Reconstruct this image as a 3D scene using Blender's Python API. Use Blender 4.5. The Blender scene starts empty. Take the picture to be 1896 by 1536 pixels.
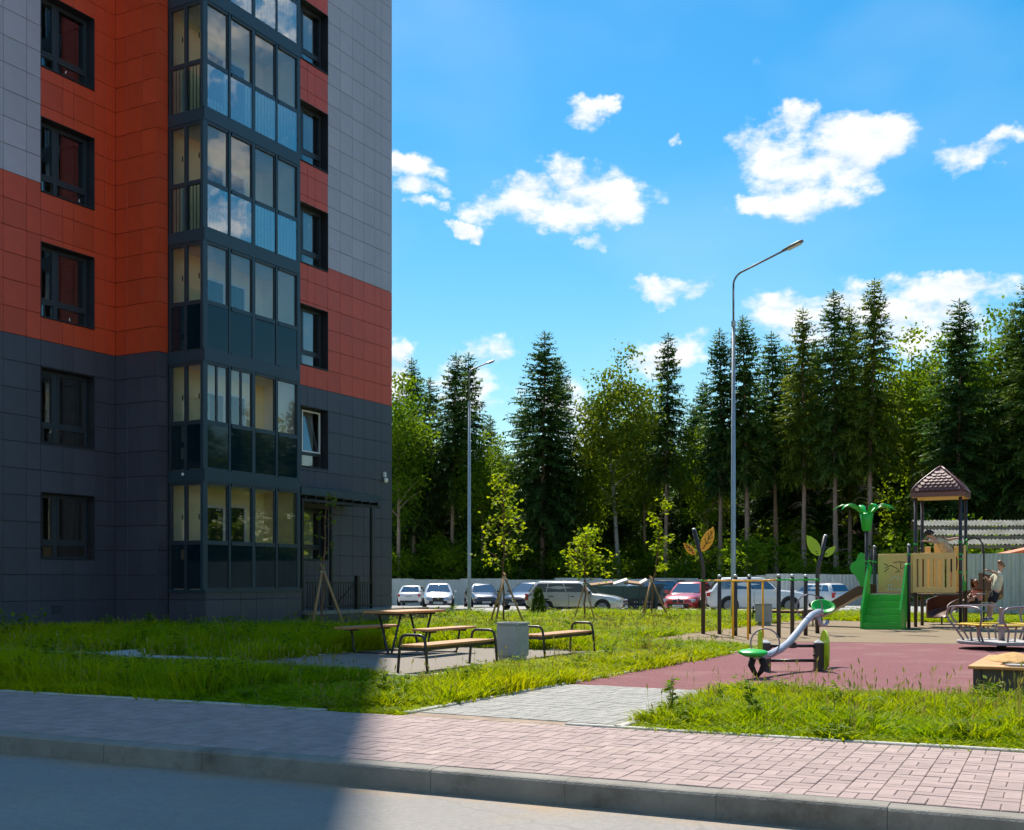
import bpy, bmesh, math, random
import numpy as np
from mathutils import Vector, Matrix, noise

sc = bpy.context.scene
COL = sc.collection
R = math.radians

# ------------------------------------------------------------------ camera, sky, sun, exposure
TH = R(28.4); CS = math.cos(TH); SN = math.sin(TH)
FPX, CXP, HZP, HCAM = 2110.0, 948.0, 1073.0, 1.3        # focal length, centre, horizon of the photo in pixels; eye height
cam_d = bpy.data.cameras.new('camera'); cam = bpy.data.objects.new('camera', cam_d); COL.objects.link(cam)
cam.location = (0, 0, HCAM); cam.rotation_euler = (R(90), 0, TH)
cam_d.sensor_width = 36; cam_d.lens = 36 * FPX / 1896
cam_d.shift_y = (HZP - 768) / 1896; cam_d.clip_end = 3000; cam_d.clip_start = 0.1
sc.camera = cam

SUN_EL = R(53)
SUN_AZ = Vector((-0.560, 0.828, 0)).normalized()         # towards the sun, on the ground
SUN_DIR = (SUN_AZ * math.cos(SUN_EL) + Vector((0, 0, math.sin(SUN_EL)))).normalized()
sun_d = bpy.data.lights.new('sun', 'SUN'); sun = bpy.data.objects.new('sun', sun_d); COL.objects.link(sun)
sun_d.energy = 4.1; sun_d.angle = R(0.55); sun_d.color = (1.0, 0.93, 0.82)
sun.location = (-20, 40, 60)
sun.rotation_euler = SUN_DIR.to_track_quat('Z', 'Y').to_euler()

sc.view_settings.view_transform = 'Standard'; sc.view_settings.look = 'None'
sc.view_settings.exposure = 0.95; sc.view_settings.gamma = 1.0; sc.view_settings.use_curve_mapping = False
sc.render.engine = 'CYCLES'
cy = sc.cycles
cy.use_denoising = True
try: cy.denoiser = 'OPENIMAGEDENOISE'
except Exception: pass
cy.use_adaptive_sampling = True; cy.adaptive_threshold = 0.03
cy.max_bounces = 9; cy.diffuse_bounces = 5; cy.glossy_bounces = 4; cy.transmission_bounces = 6
cy.transparent_max_bounces = 16; cy.sample_clamp_indirect = 6.0; cy.caustics_reflective = False; cy.caustics_refractive = False

world = bpy.data.worlds.new('World'); sc.world = world; world.use_nodes = True

def build_sky():
    nt = world.node_tree; N = nt.nodes; L = nt.links; N.clear()
    out = N.new('ShaderNodeOutputWorld'); bg = N.new('ShaderNodeBackground'); bg.inputs['Strength'].default_value = 0.090
    sky = N.new('ShaderNodeTexSky'); sky.sky_type = 'NISHITA'; sky.sun_disc = False
    sky.sun_elevation = SUN_EL; sky.sun_rotation = math.atan2(SUN_AZ.x, SUN_AZ.y)
    sky.altitude = 100; sky.air_density = 1.35; sky.dust_density = 0.25; sky.ozone_density = 3.2
    tc = N.new('ShaderNodeTexCoord'); D = tc.outputs['Generated']
    def vm(op, a, b=None):
        n = N.new('ShaderNodeVectorMath'); n.operation = op
        for i, x in enumerate((a, b)):
            if x is None: continue
            if isinstance(x, (tuple, list, Vector)): n.inputs[i].default_value = x
            else: L.new(x, n.inputs[i])
        return n
    def ma(op, a, b=None, c=None, clamp=False):
        n = N.new('ShaderNodeMath'); n.operation = op; n.use_clamp = clamp
        for i, x in enumerate((a, b, c)):
            if x is None: continue
            if isinstance(x, (int, float)): n.inputs[i].default_value = x
            else: L.new(x, n.inputs[i])
        return n.outputs[0]
    fx = vm('DOT_PRODUCT', D, (CS, SN, 0)).outputs['Value']
    fy = vm('DOT_PRODUCT', D, (-SN, CS, 0)).outputs['Value']
    sep = N.new('ShaderNodeSeparateXYZ'); L.new(D, sep.inputs[0])
    az = ma('ARCTAN2', fx, fy)
    hor = ma('SQRT', ma('ADD', ma('MULTIPLY', fx, fx), ma('MULTIPLY', fy, fy)))
    el = ma('ARCTAN2', sep.outputs['Z'], hor)
    comb = N.new('ShaderNodeCombineXYZ'); L.new(az, comb.inputs[0]); L.new(el, comb.inputs[1])
    # the clouds of the day, by azimuth and height above the horizon
    C = [(1450,300,95,52),(1600,268,92,46),(1485,352,90,40),(1400,385,34,20),(1490,228,46,32),(1540,300,80,50),
         (1805,288,66,28),(1862,262,36,16),(955,378,84,36),(1120,345,80,48),(1075,395,62,34),(857,417,26,13),(1105,438,38,14),
         (750,302,62,24),(770,345,48,18),(790,380,36,12),(1082,210,36,22),(1238,262,16,13),(1245,515,60,25),
         (920,690,62,46),(880,720,60,70),(1275,640,44,34),(1220,660,60,40),(1440,590,90,40),(1560,600,150,56),(1740,545,110,28),(1680,600,150,50),
         (1060,760,50,60),(735,690,40,36)]
    wn = N.new('ShaderNodeTexNoise'); wn.inputs['Scale'].default_value = 11.0; wn.inputs['Detail'].default_value = 5; wn.inputs['Roughness'].default_value = 0.62; L.new(D, wn.inputs['Vector'])
    wv = vm('MULTIPLY', vm('SUBTRACT', wn.outputs['Color'], (.5, .5, .5)).outputs[0], (.115, .085, 0))
    warped = vm('ADD', comb.outputs[0], wv.outputs[0])
    best = None
    for (px, py, rx, ry) in C:
        a0 = math.atan((px - CXP) / FPX); e0 = math.atan((HZP - py) / FPX * math.cos(a0))
        k = math.cos(a0)
        d = vm('SUBTRACT', warped.outputs[0], (a0, e0, 0))
        d = vm('MULTIPLY', d.outputs[0], (FPX / (rx * k * 1.04), FPX / (ry * k * 1.04), 0))
        q = vm('DOT_PRODUCT', d.outputs[0], d.outputs[0]).outputs['Value']
        s = ma('SUBTRACT', 1.0, q)
        best = s if best is None else ma('MAXIMUM', best, s)
    best = ma('MAXIMUM', best, -1.5)
    def ns(scale, detail, rough, vec):
        n = N.new('ShaderNodeTexNoise'); n.inputs['Scale'].default_value = scale
        n.inputs['Detail'].default_value = detail; n.inputs['Roughness'].default_value = rough
        L.new(vec, n.inputs['Vector']); return n.outputs['Fac']
    # the rest of the sky carries scattered clouds of the same kind
    wide = ns(3.2, 3, 0.55, D)
    outside = ma('MULTIPLY', ma('SUBTRACT', ma('ABSOLUTE', az), 0.52), 6.0, clamp=True)
    wide_s = ma('MULTIPLY', ma('SUBTRACT', wide, 0.58), 9.0)
    wide_s = ma('SUBTRACT', ma('MULTIPLY', ma('ADD', wide_s, 1.5), outside), 1.5)
    best = ma('MAXIMUM', best, wide_s)
    sc2 = vm('MULTIPLY', D, (1, 1, 1.9))
    n1 = ns(18.0, 8, 0.60, sc2.outputs[0])
    n2 = ns(60.0, 4, 0.62, sc2.outputs[0])
    f = ma('ADD', best, ma('MULTIPLY', ma('SUBTRACT', n1, 0.50), 6.0))
    f = ma('ADD', f, ma('MULTIPLY', ma('SUBTRACT', n2, 0.5), 1.0))
    mask = N.new('ShaderNodeMapRange'); mask.interpolation_type = 'SMOOTHSTEP'
    mask.inputs['From Min'].default_value = -0.35; mask.inputs['From Max'].default_value = 1.2
    L.new(f, mask.inputs['Value'])
    # thin veil over the blue
    n3 = ns(4.0, 3, 0.55, sc2.outputs[0])
    veil = N.new('ShaderNodeMapRange'); veil.inputs['From Min'].default_value = 0.42; veil.inputs['From Max'].default_value = 0.75
    veil.inputs['To Max'].default_value = 0.16; L.new(n3, veil.inputs['Value'])
    n4 = ns(18.0, 6, 0.60, vm('ADD', sc2.outputs[0], (0.0, 0.0, 0.018)).outputs[0])
    relief = ma('MULTIPLY_ADD', ma('SUBTRACT', n1, n4), 3.2, 0.62, clamp=True)       # tops lit, bases grey
    cc = N.new('ShaderNodeMix'); cc.data_type = 'RGBA'
    cc.inputs['A'].default_value = (4.5, 5.1, 6.0, 1); cc.inputs['B'].default_value = (6.6, 6.6, 6.5, 1)
    L.new(relief, cc.inputs['Factor'])
    hs = N.new('ShaderNodeHueSaturation'); hs.inputs['Saturation'].default_value = 1.52; hs.inputs['Value'].default_value = 0.77; hs.inputs['Hue'].default_value = 0.491
    L.new(sky.outputs[0], hs.inputs['Color'])
    m0 = N.new('ShaderNodeMix'); m0.data_type = 'RGBA'; m0.inputs['B'].default_value = (4.8, 5.8, 6.9, 1)
    L.new(veil.outputs[0], m0.inputs['Factor']); L.new(hs.outputs[0], m0.inputs['A'])
    mx = N.new('ShaderNodeMix'); mx.data_type = 'RGBA'
    L.new(mask.outputs[0], mx.inputs['Factor']); L.new(m0.outputs['Result'], mx.inputs['A']); L.new(cc.outputs['Result'], mx.inputs['B'])
    L.new(mx.outputs['Result'], bg.inputs['Color']); L.new(bg.outputs[0], out.inputs[0])
build_sky()
world.cycles.sampling_method = 'MANUAL'; world.cycles.sample_map_resolution = 512

# ------------------------------------------------------------------ coordinates
def cw(X, Y): return (X * CS - Y * SN, X * SN + Y * CS)      # metres right of / ahead of the eye -> world
def wc(x, y): return (x * CS + y * SN, -x * SN + y * CS)
def GP(px, py, z=0.0):
    Y = (HCAM - z) * FPX / (py - HZP); X = (px - CXP) / FPX * Y
    a = cw(X, Y); return Vector((a[0], a[1], z))
_TY = [-1e4, 38, 50, 60, 72, 82, 95, 1e5]; _TZ = [0, 0, -.22, -.27, -.4, -.55, -.8, -.8]
def TZ(x, y): return float(np.interp(-x * SN + y * CS, _TY, _TZ))
def DP(px, Y, dz=0.0):                                        # a spot on the ground seen in column px at distance Y
    a = cw((px - CXP) / FPX * Y, Y); return Vector((a[0], a[1], TZ(*a) + dz))
DEL = R(2.75); SU = (math.cos(DEL), math.sin(DEL)); SV = (-math.sin(DEL), math.cos(DEL))
def ST(u, v, z=0.0): return Vector((u * SU[0] + v * SV[0], u * SU[1] + v * SV[1], z))   # along / across the street

# ------------------------------------------------------------------ materials
def new_mat(name):
    m = bpy.data.materials.new(name); m.use_nodes = True; nt = m.node_tree
    return m, nt, nt.nodes, nt.links, nt.nodes['Principled BSDF']
def setv(b, **k):
    for n, v in k.items():
        n = n.replace('_', ' ')
        if n in b.inputs: b.inputs[n].default_value = v
def rgb(c): return (c[0], c[1], c[2], 1.0)
MATS = {}
def mat(name, col, rough=0.6, metal=0.0, var=0.12, scale=4.0, bump=0.0, bscale=40.0, spec=0.5, coat=0.0, dirt=None, objvar=0.0, stretch=None):
    if name in MATS: return MATS[name]
    m, nt, N, L, b = new_mat(name)
    setv(b, Roughness=rough, Metallic=metal, Specular_IOR_Level=spec, Coat_Weight=coat, Coat_Roughness=0.05)
    tc = N.new('ShaderNodeTexCoord'); vec = tc.outputs['Object']
    if stretch:
        mp = N.new('ShaderNodeMapping'); mp.inputs['Scale'].default_value = stretch; L.new(vec, mp.inputs[0]); vec = mp.outputs[0]
    n = N.new('ShaderNodeTexNoise'); n.inputs['Scale'].default_value = scale; n.inputs['Detail'].default_value = 6; n.inputs['Roughness'].default_value = 0.62
    L.new(vec, n.inputs['Vector'])
    mx = N.new('ShaderNodeMix'); mx.data_type = 'RGBA'
    lo = [max(0, c * (1 - var)) for c in col]; hi = [min(1, c * (1 + var)) for c in col]
    mx.inputs['A'].default_value = rgb(lo); mx.inputs['B'].default_value = rgb(hi)
    mr = N.new('ShaderNodeMapRange'); mr.inputs['From Min'].default_value = .3; mr.inputs['From Max'].default_value = .7
    L.new(n.outputs['Fac'], mr.inputs[0]); L.new(mr.outputs[0], mx.inputs['Factor'])
    res = mx.outputs['Result']
    if dirt:
        n2 = N.new('ShaderNodeTexNoise'); n2.inputs['Scale'].default_value = dirt[1]; n2.inputs['Detail'].default_value = 8; n2.inputs['Roughness'].default_value = .7
        L.new(tc.outputs['Object'], n2.inputs['Vector'])
        m2 = N.new('ShaderNodeMapRange'); m2.inputs['From Min'].default_value = dirt[2]; m2.inputs['From Max'].default_value = dirt[2] + .2; m2.inputs['To Max'].default_value = dirt[3]
        L.new(n2.outputs['Fac'], m2.inputs[0])
        x2 = N.new('ShaderNodeMix'); x2.data_type = 'RGBA'; x2.inputs['B'].default_value = rgb(dirt[0])
        L.new(m2.outputs[0], x2.inputs['Factor']); L.new(res, x2.inputs['A']); res = x2.outputs['Result']
    if objvar:
        oi = N.new('ShaderNodeObjectInfo'); at = N.new('ShaderNodeAttribute'); at.attribute_name = 'rnd'
        ad = N.new('ShaderNodeMath'); ad.operation = 'ADD'; L.new(oi.outputs['Random'], ad.inputs[0]); L.new(at.outputs['Fac'], ad.inputs[1])
        fr = N.new('ShaderNodeMath'); fr.operation = 'FRACT'; L.new(ad.outputs[0], fr.inputs[0])
        mm = N.new('ShaderNodeMapRange'); mm.inputs['To Min'].default_value = 1 - objvar; mm.inputs['To Max'].default_value = 1 + objvar
        L.new(fr.outputs[0], mm.inputs[0])
        hs = N.new('ShaderNodeHueSaturation'); L.new(mm.outputs[0], hs.inputs['Value']); L.new(res, hs.inputs['Color']); res = hs.outputs[0]
    L.new(res, b.inputs['Base Color'])
    if bump:
        nb = N.new('ShaderNodeTexNoise'); nb.inputs['Scale'].default_value = bscale; nb.inputs['Detail'].default_value = 4
        L.new(vec, nb.inputs['Vector'])
        bp = N.new('ShaderNodeBump'); bp.inputs['Strength'].default_value = bump; bp.inputs['Distance'].default_value = 0.02
        L.new(nb.outputs['Fac'], bp.inputs['Height']); L.new(bp.outputs[0], b.inputs['Normal'])
    MATS[name] = m; return m
def leafmat(name, col, col2, trans=0.4, nscale=0.25, tcol=None, rough=0.55):
    if name in MATS: return MATS[name]
    m, nt, N, L, b = new_mat(name)
    out = N['Material Output']
    geo = N.new('ShaderNodeNewGeometry'); oi = N.new('ShaderNodeObjectInfo')
    n = N.new('ShaderNodeTexNoise'); n.inputs['Scale'].default_value = nscale; n.inputs['Detail'].default_value = 5
    L.new(geo.outputs['Position'], n.inputs['Vector'])
    mr = N.new('ShaderNodeMapRange'); mr.inputs['From Min'].default_value = .32; mr.inputs['From Max'].default_value = .68
    L.new(n.outputs['Fac'], mr.inputs[0])
    md = N.new('ShaderNodeMath'); md.operation = 'MULTIPLY_ADD'; md.inputs[1].default_value = 0.5; md.use_clamp = True
    L.new(oi.outputs['Random'], md.inputs[0])
    ml = N.new('ShaderNodeMath'); ml.operation = 'MULTIPLY'; ml.inputs[1].default_value = 0.6; L.new(mr.outputs[0], ml.inputs[0]); L.new(ml.outputs[0], md.inputs[2])
    mx = N.new('ShaderNodeMix'); mx.data_type = 'RGBA'; mx.inputs['A'].default_value = rgb(col); mx.inputs['B'].default_value = rgb(col2)
    L.new(md.outputs[0], mx.inputs['Factor'])
    L.new(mx.outputs['Result'], b.inputs['Base Color']); setv(b, Roughness=rough, Specular_IOR_Level=0.06)
    tr = N.new('ShaderNodeBsdfTranslucent')
    tm = N.new('ShaderNodeMix'); tm.data_type = 'RGBA'; tm.blend_type = 'MULTIPLY'; tm.inputs['Factor'].default_value = 1
    tm.inputs['B'].default_value = rgb(tcol or (1.3, 1.25, .6)); L.new(mx.outputs['Result'], tm.inputs['A'])
    L.new(tm.outputs['Result'], tr.inputs['Color'])
    ms = N.new('ShaderNodeMixShader'); ms.inputs[0].default_value = trans
    L.new(b.outputs[0], ms.inputs[1]); L.new(tr.outputs[0], ms.inputs[2]); L.new(ms.outputs[0], out.inputs[0])
    MATS[name] = m; return m
def glassmat(name, tint, refl=2.4, base=0.05, rough=0.0, gcol=(1, 1, 1)):
    if name in MATS: return MATS[name]
    m, nt, N, L, b = new_mat(name); N.remove(b); out = N['Material Output']
    tr = N.new('ShaderNodeBsdfTransparent'); tr.inputs[0].default_value = rgb(tint)
    gl = N.new('ShaderNodeBsdfGlossy'); gl.inputs['Roughness'].default_value = rough; gl.inputs[0].default_value = rgb(gcol)
    fr = N.new('ShaderNodeFresnel'); fr.inputs[0].default_value = 1.5
    geo = N.new('ShaderNodeTexCoord'); nz = N.new('ShaderNodeTexNoise'); nz.inputs['Scale'].default_value = 0.9; L.new(geo.outputs['Object'], nz.inputs['Vector'])
    bp = N.new('ShaderNodeBump'); bp.inputs['Strength'].default_value = .06; bp.inputs['Distance'].default_value = .05; L.new(nz.outputs['Fac'], bp.inputs['Height'])
    L.new(bp.outputs[0], gl.inputs['Normal'])
    mm = N.new('ShaderNodeMath'); mm.operation = 'MULTIPLY_ADD'; mm.inputs[1].default_value = refl; mm.inputs[2].default_value = base; mm.use_clamp = True
    L.new(fr.outputs[0], mm.inputs[0])
    ms = N.new('ShaderNodeMixShader'); L.new(mm.outputs[0], ms.inputs[0]); L.new(tr.outputs[0], ms.inputs[1]); L.new(gl.outputs[0], ms.inputs[2])
    L.new(ms.outputs[0], out.inputs[0]); MATS[name] = m; return m

# ------------------------------------------------------------------ mesh building
_BOXF = [(0,3,2,1),(4,5,6,7),(0,1,5,4),(1,2,6,5),(2,3,7,6),(3,0,4,7)]
class MB:
    def __init__(s): s.v = []; s.f = []; s.rnd = []
    def add(s, vs, fs):
        o = len(s.v); s.v.extend([tuple(p) for p in vs]); s.f.extend([tuple(i + o for i in f) for f in fs]); return s
    def bb(s, x0, x1, y0, y1, z0, z1):
        return s.add([(x0,y0,z0),(x1,y0,z0),(x1,y1,z0),(x0,y1,z0),(x0,y0,z1),(x1,y0,z1),(x1,y1,z1),(x0,y1,z1)], _BOXF)
    def box(s, c, d, M=None, ch=0.0):
        if ch > 0:
            vs, fs = chamfer(d, ch)
        else:
            hx, hy, hz = d[0]/2, d[1]/2, d[2]/2
            vs = [(-hx,-hy,-hz),(hx,-hy,-hz),(hx,hy,-hz),(-hx,hy,-hz),(-hx,-hy,hz),(hx,-hy,hz),(hx,hy,hz),(-hx,hy,hz)]; fs = _BOXF
        c = Vector(c)
        if M is None: vs = [(v[0]+c.x, v[1]+c.y, v[2]+c.z) for v in vs]
        else: vs = [tuple(M @ Vector(v) + c) for v in vs]
        return s.add(vs, fs)
    def beam(s, a, b, w, h, ch=0.0):                        # rectangular bar from a to b
        a = Vector(a); b = Vector(b); d = b - a
        q = d.to_track_quat('X', 'Z').to_matrix()
        return s.box((a + b) / 2, (d.length, w, h), q, ch)
    def tube(s, path, r, n=8, closed=False, caps=True):
        P = [Vector(p) for p in path]; m = len(P); rr = r if isinstance(r, (list, tuple)) else [r] * m
        ts = []
        for i in range(m):
            if closed: t = P[(i+1) % m] - P[i-1]
            else: t = P[min(i+1, m-1)] - P[max(i-1, 0)]
            ts.append(t.normalized() if t.length > 1e-9 else Vector((0,0,1)))
        up = Vector((0,0,1)) if abs(ts[0].z) < .9 else Vector((1,0,0))
        u = ts[0].cross(up).normalized(); vs = []; fs = []
        for i in range(m):
            u = (u - ts[i] * u.dot(ts[i]))
            u = u.normalized() if u.length > 1e-6 else ts[i].orthogonal().normalized()
            w = ts[i].cross(u)
            for k in range(n):
                a = 2 * math.pi * k / n; vs.append(tuple(P[i] + (u * math.cos(a) + w * math.sin(a)) * rr[i]))
        for i in range(m if closed else m - 1):
            j = (i + 1) % m
            for k in range(n): fs.append((i*n+k, i*n+(k+1) % n, j*n+(k+1) % n, j*n+k))
        if caps and not closed:
            fs.append(tuple(range(n-1, -1, -1))); fs.append(tuple((m-1)*n + k for k in range(n)))
        return s.add(vs, fs)
    def lathe(s, prof, c=(0,0,0), n=16, M=None, sx=1.0, sy=1.0):
        vs = []; fs = []; c = Vector(c)
        for (r, z) in prof:
            for k in range(n):
                a = 2 * math.pi * k / n; p = Vector((r * math.cos(a) * sx, r * math.sin(a) * sy, z))
                vs.append(tuple((M @ p if M else p) + c))
        for i in range(len(prof) - 1):
            for k in range(n): fs.append((i*n+k, i*n+(k+1) % n, (i+1)*n+(k+1) % n, (i+1)*n+k))
        fs.append(tuple(range(n-1, -1, -1))); fs.append(tuple((len(prof)-1)*n + k for k in range(n)))
        return s.add(vs, fs)
    def prism(s, pts, O, U, V, t):                          # 2-D outline in the plane (U, V), thickness t
        O = Vector(O); U = Vector(U); V = Vector(V); W = U.cross(V).normalized() * t; n = len(pts)
        a = [O + U * p[0] + V * p[1] for p in pts]
        return s.add([tuple(p) for p in a] + [tuple(p + W) for p in a],
                     [tuple(range(n-1, -1, -1)), tuple(range(n, 2*n))] + [(i, (i+1) % n, n + (i+1) % n, n + i) for i in range(n)])
    def loft(s, rings, closed=True, caps=True):
        n = len(rings[0]); vs = [tuple(p) for r_ in rings for p in r_]; fs = []
        for i in range(len(rings) - 1):
            for k in range(n if closed else n - 1):
                fs.append((i*n+k, i*n+(k+1) % n, (i+1)*n+(k+1) % n, (i+1)*n+k))
        if caps: fs.append(tuple(range(n-1, -1, -1))); fs.append(tuple((len(rings)-1)*n + k for k in range(n)))
        return s.add(vs, fs)
    def ell(s, c, r, n=10, m=7, M=None):
        prof = [(max(1e-3, math.sin(math.pi * i / m)), -math.cos(math.pi * i / m)) for i in range(m + 1)]
        S = Matrix.Diagonal(Vector(r)); MM = (M @ S) if M else S
        return s.lathe(prof, c, n, MM)
    def mesh(s, name):
        me = bpy.data.meshes.new(name); me.from_pydata(s.v, [], s.f); return me
    def build(s, name, m, parent=None, smooth=False, world=False, kind=None):
        if world and parent is not None:
            o = Vector((0,0,0)); p = parent
            while p is not None: o = o + p.location; p = p.parent
            s.v = [(v[0]-o.x, v[1]-o.y, v[2]-o.z) for v in s.v]
        me = s.mesh(name); return link(name, me, m, parent, smooth, kind)
def chamfer(d, b):
    hx, hy, hz = d[0]/2, d[1]/2, d[2]/2; b = min(b, hx*.45, hy*.45, hz*.45)
    vs = []; idx = {}
    for sx in (-1, 1):
        for sy in (-1, 1):
            for sz in (-1, 1):
                for ax in range(3):
                    p = [sx*(hx - b), sy*(hy - b), sz*(hz - b)]; p[ax] = (sx*hx, sy*hy, sz*hz)[ax]
                    idx[(sx, sy, sz, ax)] = len(vs); vs.append(tuple(p))
    fs = []
    def q(a): fs.append(tuple(a))
    for ax in range(3):
        o = [i for i in range(3) if i != ax]
        for sg in (-1, 1):
            loop = []
            for (a, b_) in ((-1,-1),(1,-1),(1,1),(-1,1)):
                t = [0,0,0]; t[ax] = sg; t[o[0]] = a; t[o[1]] = b_; loop.append(idx[(t[0],t[1],t[2],ax)])
            if (sg == 1) == (ax == 1): loop.reverse()
            q(loop)
    for ax in range(3):                                      # edges parallel to ax
        o = [i for i in range(3) if i != ax]
        for a in (-1, 1):
            for b_ in (-1, 1):
                t0 = [0,0,0]; t1 = [0,0,0]; t0[ax] = -1; t1[ax] = 1
                for t in (t0, t1): t[o[0]] = a; t[o[1]] = b_
                l = [idx[(*t0, o[0])], idx[(*t1, o[0])], idx[(*t1, o[1])], idx[(*t0, o[1])]]
                if (a * b_ == 1) == (ax == 1): l.reverse()
                q(l)
    for sx in (-1, 1):
        for sy in (-1, 1):
            for sz in (-1, 1):
                l = [idx[(sx,sy,sz,0)], idx[(sx,sy,sz,1)], idx[(sx,sy,sz,2)]]
                if sx*sy*sz < 0: l.reverse()
                q(l)
    return vs, fs
def link(name, me, m, parent=None, smooth=False, kind=None):
    if m is not None and len(me.materials) == 0: me.materials.append(m)
    if smooth and len(me.polygons): me.polygons.foreach_set('use_smooth', [True] * len(me.polygons))
    o = bpy.data.objects.new(name, me); COL.objects.link(o)
    if parent is not None: o.parent = parent
    if kind: o['kind'] = kind
    return o
def smooth_by_angle(o, deg=40):
    me = o.data; me.polygons.foreach_set('use_smooth', [True] * len(me.polygons))
    bm = bmesh.new(); bm.from_mesh(me)
    for e in bm.edges:
        e.smooth = (len(e.link_faces) == 2 and e.calc_face_angle(0) < R(deg))
    bm.to_mesh(me); bm.free(); return o
def tag(o, label, cat, group=None):
    o['label'] = label; o['category'] = cat
    if group: o['group'] = group
    return o
def thing(name, label, cat, loc=(0,0,0), rz=0.0, group=None):
    o = bpy.data.objects.new(name, None); COL.objects.link(o); o.location = loc; o.rotation_euler = (0, 0, rz)
    o.empty_display_size = .2
    return tag(o, label, cat, group)
def copy_tree(o, parent=None):
    c = o.copy(); COL.objects.link(c); c.parent = parent
    for ch in list(o.children): copy_tree(ch, c)
    return c
def struct(name, mb, m, parent=None, smooth=False):
    return mb.build(name, m, parent, smooth, world=True, kind='structure')
def poly_sheet(pts, z=None):
    mb = MB(); mb.add([(p[0], p[1], p[2] if z is None else z) for p in pts], [tuple(range(len(pts)))]); return mb
def arc(c, r, a0, a1, n, U, V):
    c = Vector(c); U = Vector(U); V = Vector(V)
    return [c + U * (r * math.cos(a0 + (a1-a0)*i/n)) + V * (r * math.sin(a0 + (a1-a0)*i/n)) for i in range(n + 1)]
# ------------------------------------------------------------------ ground, road, pavements
M_road = mat('dusty_asphalt', (.255,.236,.215), .9, var=.10, scale=.7, bump=.25, bscale=160, dirt=((.33,.26,.18), 1.3, .52, .5))
def road_detail(m):
    nt = m.node_tree; N = nt.nodes; L = nt.links; b = N['Principled BSDF']; src = b.inputs['Base Color'].links[0].from_socket
    tc = N.new('ShaderNodeTexCoord'); d = N.new('ShaderNodeVectorMath'); d.operation = 'DOT_PRODUCT'; d.inputs[1].default_value = (SV[0], SV[1], 0); L.new(tc.outputs['Object'], d.inputs[0])
    n = N.new('ShaderNodeTexNoise'); n.inputs['Scale'].default_value = 1.6; n.inputs['Detail'].default_value = 8; n.inputs['Roughness'].default_value = .7; L.new(tc.outputs['Object'], n.inputs['Vector'])
    a = N.new('ShaderNodeMath'); a.operation = 'MULTIPLY_ADD'; a.inputs[1].default_value = .9; L.new(n.outputs['Fac'], a.inputs[0]); L.new(d.outputs['Value'], a.inputs[2])
    r_ = N.new('ShaderNodeMapRange'); r_.inputs['From Min'].default_value = 6.95; r_.inputs['From Max'].default_value = 7.25; r_.inputs['To Max'].default_value = .75; L.new(a.outputs[0], r_.inputs[0])
    x = N.new('ShaderNodeMix'); x.data_type = 'RGBA'; x.inputs['B'].default_value = (.34,.24,.15,1); L.new(r_.outputs[0], x.inputs['Factor']); L.new(src, x.inputs['A'])
    s1 = N.new('ShaderNodeTexNoise'); s1.inputs['Scale'].default_value = 28; s1.inputs['Detail'].default_value = 3; s1.inputs['Roughness'].default_value = .8; L.new(tc.outputs['Object'], s1.inputs['Vector'])
    r2 = N.new('ShaderNodeMapRange'); r2.inputs['From Min'].default_value = .35; r2.inputs['From Max'].default_value = .65; r2.inputs['To Min'].default_value = .88; r2.inputs['To Max'].default_value = 1.09; L.new(s1.outputs['Fac'], r2.inputs[0])
    v = N.new('ShaderNodeTexVoronoi'); v.feature = 'DISTANCE_TO_EDGE'; v.inputs['Scale'].default_value = .33; L.new(tc.outputs['Object'], v.inputs['Vector'])
    n3 = N.new('ShaderNodeTexNoise'); n3.inputs['Scale'].default_value = 3; L.new(tc.outputs['Object'], n3.inputs['Vector'])
    mx = N.new('ShaderNodeMix'); mx.data_type = 'VECTOR'; mx.inputs['Factor'].default_value = .25; L.new(tc.outputs['Object'], mx.inputs['A']); L.new(n3.outputs['Color'], mx.inputs['B']); L.new(mx.outputs['Result'], v.inputs['Vector'])
    r3 = N.new('ShaderNodeMapRange'); r3.inputs['From Max'].default_value = .006; r3.inputs['To Min'].default_value = .86; L.new(v.outputs['Distance'], r3.inputs[0])
    m2 = N.new('ShaderNodeMath'); m2.operation = 'MULTIPLY'; L.new(r2.outputs[0], m2.inputs[0]); L.new(r3.outputs[0], m2.inputs[1])
    h = N.new('ShaderNodeHueSaturation'); L.new(m2.outputs[0], h.inputs['Value']); L.new(x.outputs['Result'], h.inputs['Color']); L.new(h.outputs[0], b.inputs['Base Color'])
road_detail(M_road)
M_soil = mat('lawn_soil', (.075,.085,.022), .95, var=.35, scale=2.2, bump=.4, bscale=30)
M_kerb = mat('kerb_concrete', (.225,.205,.175), .9, var=.2, scale=3.0, bump=.3, bscale=60, dirt=((.075,.06,.045), 1.7, .53, .85))
M_edge = mat('edging_concrete', (.44,.42,.37), .9, var=.12, scale=6, bump=.2)
M_sand = mat('joint_sand', (.27,.20,.145), .95, var=.3, scale=5)
M_pink = mat('pink_paver', (.330,.243,.222), .88, var=.10, scale=9, bump=.2, bscale=90, objvar=.13, dirt=((.46,.37,.27), .9, .56, .55))
M_grey = mat('grey_paver', (.285,.275,.25), .88, var=.10, scale=9, bump=.2, bscale=90, objvar=.10, dirt=((.42,.38,.31), .9, .60, .4))
M_red = mat('red_rubber', (.185,.060,.066), .95, var=.38, scale=34, bump=.6, bscale=90, dirt=((.29,.16,.135), .8, .50, .55))
M_tan = mat('tan_rubber', (.215,.155,.088), .95, var=.28, scale=30, bump=.5, bscale=90, dirt=((.29,.23,.15), .6, .50, .5))
M_pad = mat('pad_grit', (.215,.185,.15), .95, var=.16, scale=25, bump=.3, bscale=90)
M_conc = mat('path_concrete', (.42,.41,.38), .9, var=.12, scale=2.5, bump=.2)
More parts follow.
